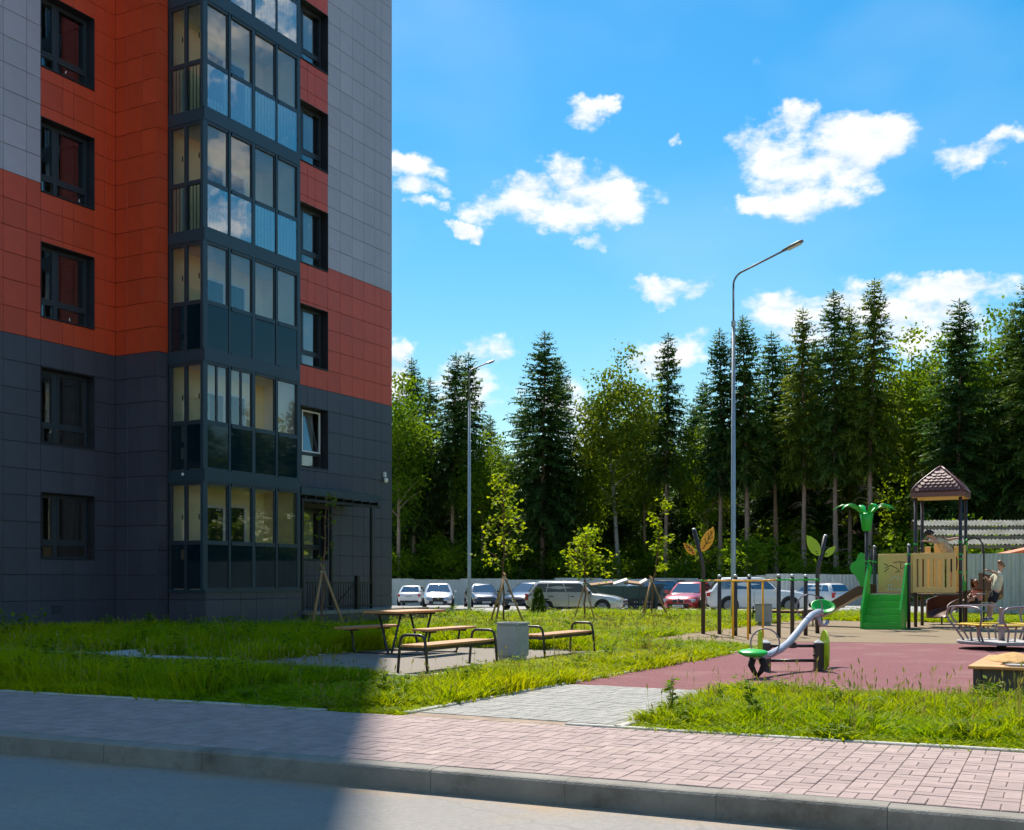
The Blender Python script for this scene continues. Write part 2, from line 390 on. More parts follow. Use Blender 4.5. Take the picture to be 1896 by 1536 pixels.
M_lot = mat('lot_asphalt', (.30,.29,.275), .9, var=.12, scale=.4, bump=.2)

def ground():
    us = [-900,-400,-200,-120] + list(range(-80, 81, 8)) + [120,200,400,900]
    vs = [6.93, 8, 10, 14, 20, 28] + list(range(34, 130, 4)) + [160, 240, 400, 900]
    mb = MB(); n = len(us)
    for v in vs:
        for u in us:
            p = ST(u, v); mb.v.append((p.x, p.y, TZ(p.x, p.y) - .03))
    for j in range(len(vs) - 1):
        for i in range(n - 1): mb.f.append((j*n+i, j*n+i+1, (j+1)*n+i+1, (j+1)*n+i))
    struct('ground', mb, M_soil, smooth=True)
    struct('road', poly_sheet([ST(-400,-300), ST(400,-300), ST(400,6.86), ST(-400,6.86)], -.16), M_road)
ground()

# kerb: stones of one metre along the road
def kerb():
    base = poly_sheet([ST(-60,6.84), ST(30,6.84), ST(30,6.92), ST(-60,6.92)], -.17)
    k = struct('kerb', base, M_sand)
    prof = [(0,-.30),(0,-.02),(.012,-.006),(.03,0),(.158,0),(.168,-.008),(.17,-.30)]
    L_ = .997
    for i in range(-22, 6):
        mb = MB(); jz = random.Random(i).uniform(-.003, .003); jv = random.Random(i+99).uniform(-.003, .003)
        rings = []
        for u in (0, L_): rings.append([ST(i + .115 + u, 6.80 + p[0] + jv, p[1] + jz) for p in prof][::-1])
        mb.loft(rings); smooth_by_angle(struct('kerb_stone', mb, M_kerb, k), 12)
kerb()

def screen_area(p):
    X, Y = wc(p[0], p[1])
    if Y < 3 or abs(X / Y) > .52: return -1
    return 1.0 / Y ** 3
def brick_mesh(name, l, w, h, b, m):
    mb = MB(); vs, fs = chamfer((l, w, h), b); mb.add(vs, fs); me = mb.mesh(name); me.materials.append(m); return me
def basket(parent, name, org, dU, dV, nu, nv, m, inside=None, limit=300, sq=.2, h=.05, gap=.0045, seed=1):
    """basket-weave pavers: squares of two bricks, turned in turn; the largest in view as objects, the rest joined"""
    rr = random.Random(seed); ang = math.atan2(dU.y, dU.x); L = []
    for i in range(nu):
        for j in range(nv):
            c = org + dU * ((i + .5) * sq) + dV * ((j + .5) * sq)
            if inside and not inside(c): continue
            turn = (i + j) % 2
            if rr.random() < .02: turn = 1 - turn
            for k in (-.25, .25):
                cc = c + (dU if turn else dV) * (k * sq)
                L.append((screen_area(cc), cc, ang + (math.pi/2 if turn else 0)))
    L.sort(key=lambda t: -t[0])
    me = brick_mesh('paver', sq - gap, sq/2 - gap, h, .004, m)
    vs, fs = chamfer((sq - gap, sq/2 - gap, h), .004)
    rest = MB(); rnd = []
    for n, (a, c, an) in enumerate(L):
        dz = rr.uniform(-.0022, .0022); tilt = rr.uniform(-.008, .008); tl2 = rr.uniform(-.008, .008); an2 = an + rr.uniform(-.008, .008)
        loc = Vector((c.x, c.y, c.z - h/2 + dz))
        if n < limit:
            o = bpy.data.objects.new(name, me); COL.objects.link(o); o.parent = parent; o.location = loc - parent.location; o.rotation_euler = (tilt, tl2, an2)
        else:
            Mx = Matrix.Rotation(an2, 3, 'Z') @ Matrix.Rotation(tilt, 3, 'X') @ Matrix.Rotation(tl2, 3, 'Y')
            rest.add([tuple(Mx @ Vector(v) + loc) for v in vs], fs); rnd += [rr.random()] * len(fs)
    if rest.v:
        o = rest.build(name + '_field', m, parent, world=True, kind='stuff')
        at = o.data.attributes.new('rnd', 'FLOAT', 'FACE'); at.data.foreach_set('value', rnd)
dU0 = Vector((SU[0], SU[1], 0)); dV0 = Vector((SV[0], SV[1], 0))
sw = struct('pavement', poly_sheet([ST(-60,6.96), ST(30,6.96), ST(30,9.44), ST(-60,9.44)], -.008), M_sand)
basket(sw, 'paver', ST(-15.0, 6.985), dU0, dV0, 90, 12, M_pink, seed=3)
fp = struct('footpath', poly_sheet([(-6.16,9.15),(-3.98,9.15),(-4.02,12.82),(-6.18,12.82)], -.008), M_sand)
V3 = Vector
basket(fp, 'grey_paver', V3((-6.14, 9.44, 0)), V3((1,0,0)), V3((0,1,0)), 11, 17, M_grey, seed=5)

def edging(name, a, b, w=.08, z=.012, step=1.0, parent=None):
    """thin concrete edging stones, end to end"""
    a = Vector(a); b = Vector(b); d = (b - a); n = max(1, int(round(d.length / step))); d = d / n; rr = random.Random(int(a.x*100 + b.y*37))
    t = d.normalized(); q = Matrix.Rotation(math.atan2(t.y, t.x), 3, 'Z')
    for i in range(n):
        c = a + d * (i + .5); mb = MB()
        mb.box((c.x, c.y, TZ(c.x, c.y) + z - .1 + rr.uniform(-.003,.003)), (d.length - .006, w, .2), q, .008)
        mb.build('edging_stone', M_edge, parent, world=True)
ed = struct('lawn_edging', poly_sheet([ST(-14,9.43), ST(-13.9,9.43), ST(-13.9,9.45), ST(-14,9.45)], -.02), M_edge)
edging('e', ST(-24,9.45), ST(-6.6,9.45), parent=ed)
edging('e', ST(-4.0,9.45), ST(10,9.45), parent=ed)
edging('e', (-6.2,9.3,0), (-6.24,21.6,0), parent=ed)
edging('e', (-3.96,9.25,0), (-4.0,12.8,0), parent=ed)
edging('e', (-4.0,12.82,0), (9,12.82,0), parent=ed)
edging('e', (-9.47,21.6,0), (-9.47,36.9,0), parent=ed)
edging('e', (-9.4,36.9,0), (9,36.9,0), parent=ed)
edging('e', (-12.35,13.0,0), (-12.35,19.0,0), parent=ed)
edging('e', (-12.3,19.03,0), (-8.4,19.03,0), parent=ed)
edging('e', (-8.36,12.95,0), (-8.36,19.0,0), parent=ed)
edging('e', (-12.3,12.95,0), (-8.4,12.95,0), parent=ed)

RED = [(-6.2,12.82),(9,12.82),(9,24.9),(-2.5,24.75),(-6.2,24.0)]
TAN = [(-9.43,21.6),(-6.2,21.6),(-6.2,24.0),(-2.5,24.75),(9,24.9),(9,36.85),(-9.43,36.85)]
PAD = [(-12.3,12.98),(-8.4,12.98),(-8.4,19.0),(-12.3,19.0)]
PTH1 = [(-19.5,13.55),(-12.4,13.55),(-12.4,14.5),(-15.2,14.5),(-15.4,16.1),(-16.5,16.1),(-16.4,14.5),(-19.5,14.5)]
PTH2 = [(-17.2,23.7),(-14.3,23.0),(-14.0,24.2),(-17.0,25.0)]
PTH3 = [(-13.6,21.6),(-10.4,22.6),(-10.4,23.3),(-13.9,22.4)]
struct('rubber_floor', poly_sheet(RED, -.006), M_red)
struct('playground_floor', poly_sheet(TAN, -.002), M_tan)
struct('picnic_terrace', poly_sheet(PAD, -.004), M_pad)
for P_ in (PTH1, PTH2, PTH3): struct('lawn_path', poly_sheet(P_, -.006), M_conc)
struct('building_apron', poly_sheet([(-21.5,12.4),(-18.9,12.4),(-18.9,32),(-21.5,32)], -.008), M_conc)
PW = [(-6.25,8.5),(-3.95,8.5),(-3.95,12.85),(-6.25,12.85)]

# parking lot behind the lawns, a step lower than the playground
LOTC = [(-30,61),(-2,57),(2.2,49.2),(12,47),(19,46),(45,44),(45,88),(24,88),(10,91),(-30,93)]
LOT = [cw(*p) for p in LOTC]
def lot():
    mb = MB(); Ys = [44,45,46,47,48,49,50,52,54,56,58,60,61,64,68,72,76,82,88,91,93]
    poly = LOTC; xs = list(np.arange(-30, 45.1, 1.5))
    idx = {}
    def inp(x, y):
        c = False; j = len(poly) - 1
        for i in range(len(poly)):
            xi, yi = poly[i]; xj, yj = poly[j]
            if (yi > y) != (yj > y) and x < (xj - xi) * (y - yi) / (yj - yi) + xi: c = not c
            j = i
        return c
    for j in range(len(Ys) - 1):
        for i in range(len(xs) - 1):
            if not inp((xs[i]+xs[i+1])/2, (Ys[j]+Ys[j+1])/2): continue
            q = []
            for (x, y) in ((xs[i],Ys[j]),(xs[i+1],Ys[j]),(xs[i+1],Ys[j+1]),(xs[i],Ys[j+1])):
                if (x, y) not in idx:
                    w_ = cw(x, y); idx[(x, y)] = len(mb.v); mb.v.append((w_[0], w_[1], TZ(*w_) - .012))
                q.append(idx[(x, y)])
            mb.f.append(tuple(q))
    struct('parking_lot', mb, M_lot)
    kb = struct('lot_kerb', poly_sheet([(*cw(12,46.9),-.2),(*cw(12.1,46.9),-.2),(*cw(12.1,47),-.2),(*cw(12,47),-.2)]), M_edge)
    for a, b in (((-16,59),(-2,56.9)),((2.2,49),(12,46.9)),((12,46.9),(19,45.9)),((19,45.9),(40,44))):
        edging('e', (*cw(*a), 0), (*cw(*b), 0), w=.15, z=.11, step=1.0, parent=kb)
lot()
# pale walk on the lawn right of the stairs, seen under the tower
struct('lawn_path', poly_sheet([(*cw(14.2,40.5),-.045),(*cw(19.5,40.0),-.04),(*cw(20,42.2),-.08),(*cw(14.2,42.6),-.085)]), M_conc)

# ------------------------------------------------------------------ apartment building
M_bred = mat('red_panel', (.56,.066,.020), .40, var=.07, scale=1.2, objvar=.09, spec=.5)
M_bgrey = mat('grey_panel', (.42,.39,.45), .40, var=.06, scale=1.2, objvar=.06, spec=.5)
M_bdark = mat('anthracite_panel', (.062,.063,.084), .40, var=.08, scale=1.2, objvar=.08, spec=.5)
M_back = mat('wall_substructure', (.05,.045,.045), .9, var=.1)
M_frame = mat('dark_frame', (.030,.040,.052), .35, var=.05, scale=3, spec=.5)
M_metal = mat('teal_grey_metal', (.026,.050,.068), .35, var=.06, scale=2, spec=.5)
M_reveal = mat('dark_reveal', (.018,.020,.026), .5, var=.1)
M_cream = mat('cream_plaster', (.90,.80,.47), .9, var=.05, scale=2)
M_white = mat('white_plaster', (.86,.85,.80), .9, var=.04, scale=2)
M_pvc = mat('white_frame', (.78,.78,.76), .4, var=.03)
M_room = mat('room_wall', (.20,.17,.15), .9, var=.2, scale=1)
M_curt = mat('pale_curtain', (.62,.63,.62), .9, var=.12, scale=6, stretch=(1,8,.3))
M_glass = glassmat('window_glass', (.72,.80,.82), 2.6, .06)
M_bglass = glassmat('balcony_glass', (.95,.98,1.0), 2.4, .05)
M_lglass = glassmat('balcony_low_glass', (.46,.70,.88), 3.6, .18)
M_dglass = mat('dark_panel_glass', (.004,.016,.024), .03, var=.1, spec=.55)
M_black = mat('black_metal', (.012,.012,.013), .4, var=.1)

BX, BL, BF = -20.70, -22.12, -19.52          # main wall, recessed left wall, balcony front
Y_RET, Y_B0, Y_B1, Y_END = 20.21, 20.57, 24.14, 30.22
bld = thing('apartment_building', 'tall red, grey and anthracite panelled apartment block with glazed corner balconies', 'building', (BX, 22.0, 0))
HTOP = 42.5  # unseen roofline, lowered to let in skylight yet still shade the road
FL = 2.9
wins_left = [(18.0, 19.55, (1.78 if k == 0 else 4.48 + FL*(k-1)), 3.33 + FL*k) for k in range(6)]
wins_right = [(25.35, 26.9, (1.86 if k == 0 else 4.53 + FL*(k-1)), 3.37 + FL*k) for k in range(7)]
def wall_sheet(x, u0, u1, z0, z1, wins):
    """wall plane facing +x with the window openings left out"""
    us = sorted({u0, u1} | {w[0] for w in wins} | {w[1] for w in wins}); zs = sorted({z0, z1} | {w[2] for w in wins} | {w[3] for w in wins}); mb = MB()
    for a, b in zip(us, us[1:]):
        for c, d in zip(zs, zs[1:]):
            m_, n_ = (a + b) / 2, (c + d) / 2
            if any(w[0] < m_ < w[1] and w[2] < n_ < w[3] for w in wins): continue
            mb.add([(x, a, c), (x, b, c), (x, b, d), (x, a, d)], [(0,1,2,3)])
    return mb
def wallpart(name, mb): return mb.build(name, M_back, bld, world=True)
ms = wall_sheet(BL - .04, 13.4, Y_RET + .2, -.3, HTOP, wins_left)  # block cut short here, out of view, so more skylight reaches the ground
ms.add([(-34,13.4,-.3),(BL-.04,13.4,-.3),(BL-.04,13.4,HTOP),(-34,13.4,HTOP)], [(0,1,2,3)])
ms.add([(-34,13.4,HTOP),(BL-.04,13.4,HTOP),(BL-.04,Y_RET+.2,HTOP),(-34,Y_RET+.2,HTOP)], [(0,1,2,3)])
w_left = wallpart('wall', ms)
mr_ = MB(); yr = Y_RET + .045; mr_.add([(BL-.3,yr,-.3),(BX-.04,yr,-.3),(BX-.04,yr,HTOP),(BL-.3,yr,HTOP)], [(0,1,2,3)]); w_ret = wallpart('wall', mr_)
mm_ = wall_sheet(BX - .04, Y_RET + .046, Y_END - .02, -.3, HTOP, wins_right)
mm_.add([(-34,Y_END-.02,-.3),(-34,Y_END-.02,HTOP),(BX-.04,Y_END-.02,HTOP),(BX-.04,Y_END-.02,-.3)], [(0,1,2,3)])
mm_.add([(-34,Y_RET+.2,HTOP),(BX-.04,Y_RET+.2,HTOP),(BX-.04,Y_END-.02,HTOP),(-34,Y_END-.02,HTOP)], [(0,1,2,3)])
mm_.add([(-34,13.4,-.3),(-34,Y_END-.02,-.3),(-34,Y_END-.02,HTOP),(-34,13.4,HTOP)], [(0,1,2,3)])
w_main = wallpart('wall', mm_)
rows = [6.85 + .604 * k for k in range(-12, 26)]; rows = [z for z in rows if z > -.4]
panels = []      # (area, wall, plane, u0, u1, z0, z1, material)
def lay(wall, plane, pos, cols, colour, wins, zmax, zmin=-.3):
    for u0, u1 in zip(cols, cols[1:]):
        for z0, z1 in zip(rows, rows[1:]):
            if z0 > zmax: continue
            z0c = max(z0, zmin)
            segs = [(z0c, z1)]
            for (a, b, c, d) in wins:
                if u0 >= a - .02 and u1 <= b + .02:
                    ns_ = []
                    for (p, q) in segs:
                        if d <= p or c >= q: ns_.append((p, q)); continue
                        if c - p > .04: ns_.append((p, c))
                        if q - d > .04: ns_.append((d, q))
                    segs = ns_
            for (p, q) in segs:
                for br in (10.36,):
                    pass
                panels.append((wall, plane, pos, u0, u1, p, q, colour((u0+u1)/2, (p+q)/2)))
c_left = lambda u, z: M_bdark if z < 6.85 else (M_bred if (z < 10.37 or u > 18.0) else M_bgrey)
c_ret = lambda u, z: M_bdark if z < 6.85 else M_bred
c_right = lambda u, z: M_bdark if z < 6.85 else (M_bred if (z < 10.37 or u < 26.9) else M_bgrey)
cl = [13.4,14.0,14.6,15.2,15.8,16.4,17.0,17.62,18.0,18.62,18.93,19.55,19.88,20.213]
lay(w_left, 'x', BL, cl, c_left, wins_left, 16)
lay(w_ret, 'y', Y_RET, [BL - .004, BL+.42, BL+.92, BX - .005], c_ret, [], 17)
lay(w_main, 'x', BX, [Y_RET + .01, Y_B0 - .01], c_ret, [], 18)
lay(w_main, 'x', BX, [24.16, 24.55, 24.95, 25.35, 25.95, 26.3, 26.9, 27.5, 28.1, 28.7, 29.27, 29.62, Y_END], c_right, wins_right, 22)
# plinth below the balcony
lay(w_main, 'x', BF + .03, [20.6,21.2,21.8,22.4,23.0,23.6,24.2], lambda u, z: M_bdark, [(20.5,24.3,1.0,99)], .95)
lay(w_main, 'yp', Y_B0 + .0, [BX + .01, BX+.6, BF + .03], lambda u, z: M_bdark, [(-30,0,1.0,99)], .95)
_pc = {}
def panel_mesh(w, h, m):
    k = (round(w, 3), round(h, 3), m.name)
    if k not in _pc:
        mb = MB(); vs, fs = chamfer((.022, w, h), .004); mb.add(vs, fs); me = mb.mesh('panel'); me.materials.append(m); _pc[k] = me
    return _pc[k]
def parea(t):
    wall, pl, pos, u0, u1, z0, z1, m = t
    c = (pos, (u0+u1)/2) if pl == 'x' else ((u0+u1)/2, pos)
    X, Y = wc(*c); px = CXP + FPX * X / Y; py = HZP - FPX * ((z0+z1)/2 - HCAM) / Y
    if px < -20 or px > 1900 or py < -20 or py > 1500: return 0
    if pl == 'x' and pos == BX and 380 < px < 556: return 0
    return (u1-u0) * (z1-z0) / Y ** 2
panels.sort(key=lambda t: -parea(t))
restp = {}
G = .010
for n, t in enumerate(panels):
    wall, pl, pos, u0, u1, z0, z1, m = t
    w_, h_ = u1 - u0 - G, z1 - z0 - G
    if w_ < .02 or h_ < .02: continue
    c = Vector((pos - .011, (u0+u1)/2, (z0+z1)/2)) if pl == 'x' else Vector(((u0+u1)/2, pos + .011, (z0+z1)/2))
    if n < 300 and parea(t) > 0:
        o = bpy.data.objects.new('panel', panel_mesh(w_, h_, m)); COL.objects.link(o); o.parent = wall
        o.location = c - bld.location; jr = random.Random(n * 3 + 1); o.rotation_euler = (0, jr.uniform(-.004, .004), (0 if pl == 'x' else -math.pi/2) + jr.uniform(-.005, .005))
    else:
        k = (wall.name, m.name)
        if k not in restp: restp[k] = (MB(), wall, m)
        vs, fs = chamfer((.022, w_, h_), .004)
        Mx = Matrix.Identity(3) if pl == 'x' else Matrix.Rotation(-math.pi/2, 3, 'Z')
        restp[k][0].add([tuple(Mx @ Vector(v) + c) for v in vs], fs)
for k, (mb, wall, m) in restp.items(): mb.build('panel_field', m, wall, world=True, kind='stuff')
# vertical corner trims
MB().bb(BX - .02, BX + .012, Y_RET - .012, Y_RET + .02, 6.85, 22).build('corner_trim', M_bred, w_ret, world=True)
MB().bb(BX - .02, BX + .012, Y_RET - .012, Y_RET + .02, 0, 6.84).build('corner_trim', M_bdark, w_ret, world=True)
# plain upper cladding, out of the picture
MB().bb(BL - .03, BL - .0, 13.4, Y_RET, 16.8, HTOP).build('upper_cladding', M_bgrey, w_left, world=True)
MB().bb(BX - .03, BX - .0, 24.2, Y_END, 22.4, HTOP).build('upper_cladding', M_bgrey, w_main, world=True)
MB().bb(-34, BL - .01, 13.36, 13.39, 6.85, HTOP).build('unseen_end_cladding', M_bgrey, w_left, world=True)  # made-up end wall, unseen, closing the block where it is cut for skylight
MB().bb(-34, BL - .01, 13.36, 13.39, -.3, 6.84).build('unseen_end_cladding', M_bdark, w_left, world=True)
MB().bb(BX - .03, BX - .001, Y_RET + .05, 24.19, 19.3, HTOP).build('upper_cladding', M_bgrey, w_main, world=True)

def window(x, a, b, z0, z1, k, side):
    """recessed window: reveal box (part), frame, panes, sill, room"""
    rec = .24; xf = x - rec; rr = random.Random(k * 7 + (1 if side else 0))
    mb = MB(); t = .012                                       # reveal lining: four thin boards, proud lip at the wall
    mb.bb(xf - .02, x + .014, a, a + t, z0 + t, z1 - t); mb.bb(xf - .02, x + .014, b - t, b, z0 + t, z1 - t)
    mb.bb(xf - .02, x + .016, a, b, z1 - t, z1); mb.bb(xf - .02, x + .016, a, b, z0, z0 + t)
    W = mb.build('window', M_reveal, bld, world=True)
    a1, b1, c1, d1 = a + t, b - t, z0 + t, z1 - t
    fw = .055; fx0, fx1 = xf - .06, xf
    ym = a1 + (b1 - a1) * .38; zt = c1 + (d1 - c1) * .24
    fr = MB()
    fr.bb(fx0, fx1, a1, a1 + fw, c1, d1); fr.bb(fx0, fx1, b1 - fw, b1, c1, d1)
    fr.bb(fx0, fx1, a1 + fw, b1 - fw, c1, c1 + fw); fr.bb(fx0, fx1, a1 + fw, b1 - fw, d1 - fw, d1)
    fr.bb(fx0, fx1 + .004, ym - .05, ym + .05, c1 + fw, d1 - fw)
    fr.bb(fx0, fx1 + .002, a1 + fw, ym - .05, zt - .045, zt + .045); fr.bb(fx0, fx1 + .002, ym + .05, b1 - fw, zt - .045, zt + .045)
    fr.build('frame', M_frame, W, world=True)
    tilt_open = side and k == 1
    for (p, q, r, s_) in ((a1+fw, ym-.05, c1+fw, zt-.045), (ym+.05, b1-fw, c1+fw, zt-.045), (a1+fw, ym-.05, zt+.045, d1-fw), (ym+.05, b1-fw, zt+.045, d1-fw)):
        up = r > zt
        if up:                                               # sash frame
            sh = MB(); e = .045
            sh.bb(fx1-.03, fx1+.014, p, p+e, r, s_); sh.bb(fx1-.03, fx1+.014, q-e, q, r, s_)
            sh.bb(fx1-.03, fx1+.014, p+e, q-e, r, r+e); sh.bb(fx1-.03, fx1+.014, p+e, q-e, s_-e, s_)
            so = sh.build('sash', M_frame if not (tilt_open and p > ym) else M_pvc, W, world=True)
            p, q, r, s_ = p+e, q-e, r+e, s_-e
        mb = MB()
        if tilt_open and up and p > ym:
            mb.add([(fx1-.03, p, r), (fx1-.03, q, r), (fx1-.17, q, s_), (fx1-.17, p, s_)], [(0,1,2,3)])
        else:
            j = rr.uniform(-.004, .004)
            mb.add([(fx1-.03+j, p, r), (fx1-.03-j, q, r), (fx1-.03-j, q, s_), (fx1-.03+j, p, s_)], [(0,1,2,3)])
        mb.build('pane', M_glass, W, world=True)
    MB().bb(xf, x + .035, a + .001, b - .001, z0 + t + .001, z0 + t + .014).build('sill', M_metal if side else M_frame, W, world=True)
    rm = MB(); xi = xf - 2.6                                  # the room behind
    rm.add([(fx0,a-.6,z0-.8),(fx0,b+.6,z0-.8),(fx0,b+.6,z1+.3),(fx0,a-.6,z1+.3),(xi,a-.6,z0-.8),(xi,b+.6,z0-.8),(xi,b+.6,z1+.3),(xi,a-.6,z1+.3)],
           [(0,1,5,4),(2,3,7,6),(1,2,6,5),(3,0,4,7),(4,5,6,7)])
    rm.build('room_lining', M_room, W, world=True)
    if side or k in (1,):
        cu = MB(); n = 24; y0c = b1 - .12 if side else a1 + .02; y1c = (b1 - .5) if side else a1 + .33; pts = []
        for i in range(n + 1):
            y = y0c + (y1c - y0c) * i / n; xx = xf - .22 + .03 * math.sin(i * 1.5)
            pts.append((xx, y))
        cu.loft([[(p[0], p[1], c1) for p in pts], [(p[0], p[1], d1) for p in pts]], closed=False, caps=False)
        cu.build('curtain', M_curt, W, world=True)
    for i in range(rr.choice((0, 1, 2, 2))):                  # film tags left on new panes
        y = rr.uniform(a1 + .2, b1 - .2); z = rr.choice((rr.uniform(c1 + .1, zt - .1), d1 - .45))
        q = Matrix.Rotation(rr.uniform(-.6, .6), 3, 'X')
        MB().box((fx1 - .024, y, z), (.004, .025, .07), q).build('film_tag', M_pvc, W, world=True)
for k, (a, b, c, d) in enumerate(wins_left): window(BL, a, b, c, d, k, 0)
for k, (a, b, c, d) in enumerate(wins_right): window(BX, a, b, c, d, k, 1)

def balcony(k):
    z0 = 1.06 if k == 0 else 3.97 + FL * (k - 1)
    z1 = 3.68 + FL * k; top = z1 + .29
    sl = MB()
    if k == 0: sl.bb(BX, BF + .06, Y_B0 - .05, Y_B1 + .06, z0 - .07, z0)         # ground sill
    sl.bb(BX, BF + .012, Y_B0 - .012, Y_B1 + .012, z1, top)
    B = sl.build('balcony', M_metal, bld, world=True)
    ys = [Y_B0 + .03, 21.45, 22.33, 23.22, Y_B1 - .03]; zr = z0 + 1.14
    # posts, rails
    for i, y in enumerate(ys):
        w_ = (.075, .032, .055, .032, .06)[i]
        MB().bb(BF - .09, BF, y - w_, y + w_ + (0 if i else -.0), z0, z1).build('mullion', M_metal, B, world=True)
    for i in range(4):
        MB().bb(BF - .085, BF - .004, ys[i] + .08, ys[i+1] - .062, zr - .05, zr + .05).build('rail', M_metal, B, world=True)
        MB().bb(BF - .085, BF - .004, ys[i] + .08, ys[i+1] - .062, z1 - .07, z1).build('rail', M_frame, B, world=True)
        MB().bb(BF - .085, BF - .004, ys[i] + .08, ys[i+1] - .062, z0, z0 + .045).build('rail', M_metal, B, world=True)
    xs = [BX + .045, (BX + BF) / 2 - .03, BF - .12]
    for i, x in enumerate(xs[:2]):
        MB().bb(x - .04, x + .04, Y_B0, Y_B0 + .08, z0, z1).build('mullion', M_frame, B, world=True)
    for i in range(2):
        MB().bb(xs[i] + .04, xs[i+1] - (.04 if i == 0 else 0), Y_B0 + .004, Y_B0 + .076, zr - .05, zr + .05).build('rail', M_frame, B, world=True)
        MB().bb(xs[i] + .04, xs[i+1] - (.04 if i == 0 else 0), Y_B0 + .004, Y_B0 + .076, z1 - .08, z1).build('rail', M_frame, B, world=True)
    lowm = M_dglass if k < 3 else M_lglass
    rr = random.Random(k + 40)
    for i in range(4):
        a, b = ys[i] + .03, ys[i+1] - .03
        j = rr.uniform(-.006, .006)
        p = MB(); p.add([(BF-.05+j, a, zr+.05), (BF-.05-j, b, zr+.05), (BF-.05-j, b, z1-.07), (BF-.05+j, a, z1-.07)], [(0,1,2,3)])
        if not (k == 1 and i == 2): p.build('pane', M_bglass, B, world=True)
        for (y, w_) in ((a + .035, .016), (b - .035, .016)):
            MB().bb(BF-.07, BF-.03, y - w_, y + w_, zr + .05, z1 - .07).build('sash_bar', M_frame, B, world=True)
        if k == 1 and i < 2:
            y = (a + b) / 2; MB().bb(BF-.07, BF-.03, y - .03, y + .03, zr + .05, z1 - .07).build('sash_bar', M_frame, B, world=True)
        j = rr.uniform(-.006, .006)
        p = MB(); p.add([(BF-.02+j, a, z0+.04), (BF-.02-j, b, z0+.04), (BF-.02-j, b, zr-.05), (BF-.02+j, a, zr-.05)], [(0,1,2,3)])
        p.build('lower_pane', lowm, B, world=True)
    for i in range(2):
        a, b = xs[i] + .04, xs[i+1] - (.04 if i == 0 else 0)
        p = MB(); p.add([(a, Y_B0+.04, zr+.05), (b, Y_B0+.04, zr+.05), (b, Y_B0+.04, z1-.08), (a, Y_B0+.04, z1-.08)], [(0,1,2,3)]); p.build('pane', M_bglass, B, world=True)
        p = MB(); p.add([(a, Y_B0+.02, z0+.02), (b, Y_B0+.02, z0+.02), (b, Y_B0+.02, zr-.05), (a, Y_B0+.02, zr-.05)], [(0,1,2,3)])
        p.build('lower_pane', lowm if k < 3 else M_bglass, B, world=True)
        MB().box((b - .05, Y_B0 + .0, (zr + z1) / 2 - .12), (.02, .03, .13), None, .006).build('handle', M_black, B, world=True)
    if k >= 3:                                               # guard bars behind the clear lower panes
        y = ys[0] + .14
        while y < ys[-1] - .1:
            MB().bb(BF-.13, BF-.115, y - .008, y + .008, z0, zr).build('guard_bar', M_frame, B, world=True); y += .125
        x = BX + .15
        while x < BF - .15:
            MB().bb(x - .008, x + .008, Y_B0+.11, Y_B0+.125, z0, zr).build('guard_bar', M_frame, B, world=True); x += .11
    # inside: back wall, end walls, ceiling, balcony door and window
    MB().bb(BX + .001, BX + .03, Y_B0 + .14, Y_B1 - .1, z0, z1 - .01).build('inner_wall', M_cream, B, world=True)
    MB().bb(BX + .031, BF - .14, Y_B1 - .1, Y_B1 - .02, z0, z1 - .011).build('inner_wall', M_cream if k != 1 else M_white, B, world=True)
    MB().bb(BX + .031, BF - .1, Y_B0 + .1, Y_B1 - .101, z1 - .03, z1 - .002).build('ceiling', M_white, B, world=True)
    MB().bb(BX + .031, BF - .1, Y_B0 + .1, Y_B1 - .101, z0 + .001, z0 + .02).build('floor', M_white, B, world=True)
    for (a, b, c, d) in ((21.75, 22.5, z0 + .85, z0 + 2.15), (22.56, 23.3, z0 + .03, z0 + 2.2)):
        f = MB(); x0, x1 = BX + .031, BX + .075; e = .07
        f.bb(x0, x1, a, a+e, c, d); f.bb(x0, x1, b-e, b, c, d); f.bb(x0, x1, a+e, b-e, c, c+e); f.bb(x0, x1, a+e, b-e, d-e, d)
        f.build('inner_frame', M_pvc, B, world=True)
        MB().bb(x0, x0 + .012, a+e, b-e, c+e, d-e).build('inner_pane', M_dglass, B, world=True)
    # louvred box on the wall beside it
    lz = 4.0 + FL * (k - 1) + (.0 if k else .55)
    if k >= 0:
        M_l = M_bdark if lz < 6 else M_bred
        bx = MB().bb(BX, BX + .30, 24.2, 24.5, lz, lz + .62).build('louvre_box', M_l, bld, world=True)
        for s_ in range(7):
            z = lz + .05 + s_ * .085
            mb = MB(); mb.add([(BX+.30, 24.21, z), (BX+.345, 24.21, z-.03), (BX+.345, 24.49, z-.03), (BX+.30, 24.49, z),
                               (BX+.30, 24.21, z+.012), (BX+.345, 24.21, z-.018), (BX+.345, 24.49, z-.018), (BX+.30, 24.49, z+.012)], _BOXF)
            mb.build('slat', M_l, bx, world=True)
            mb = MB(); mb.bb(BX + .01, BX + .30, 24.165, 24.2, z - .02, z + .03); mb.build('slat', M_l, bx, world=True)
for k in range(6): balcony(k)
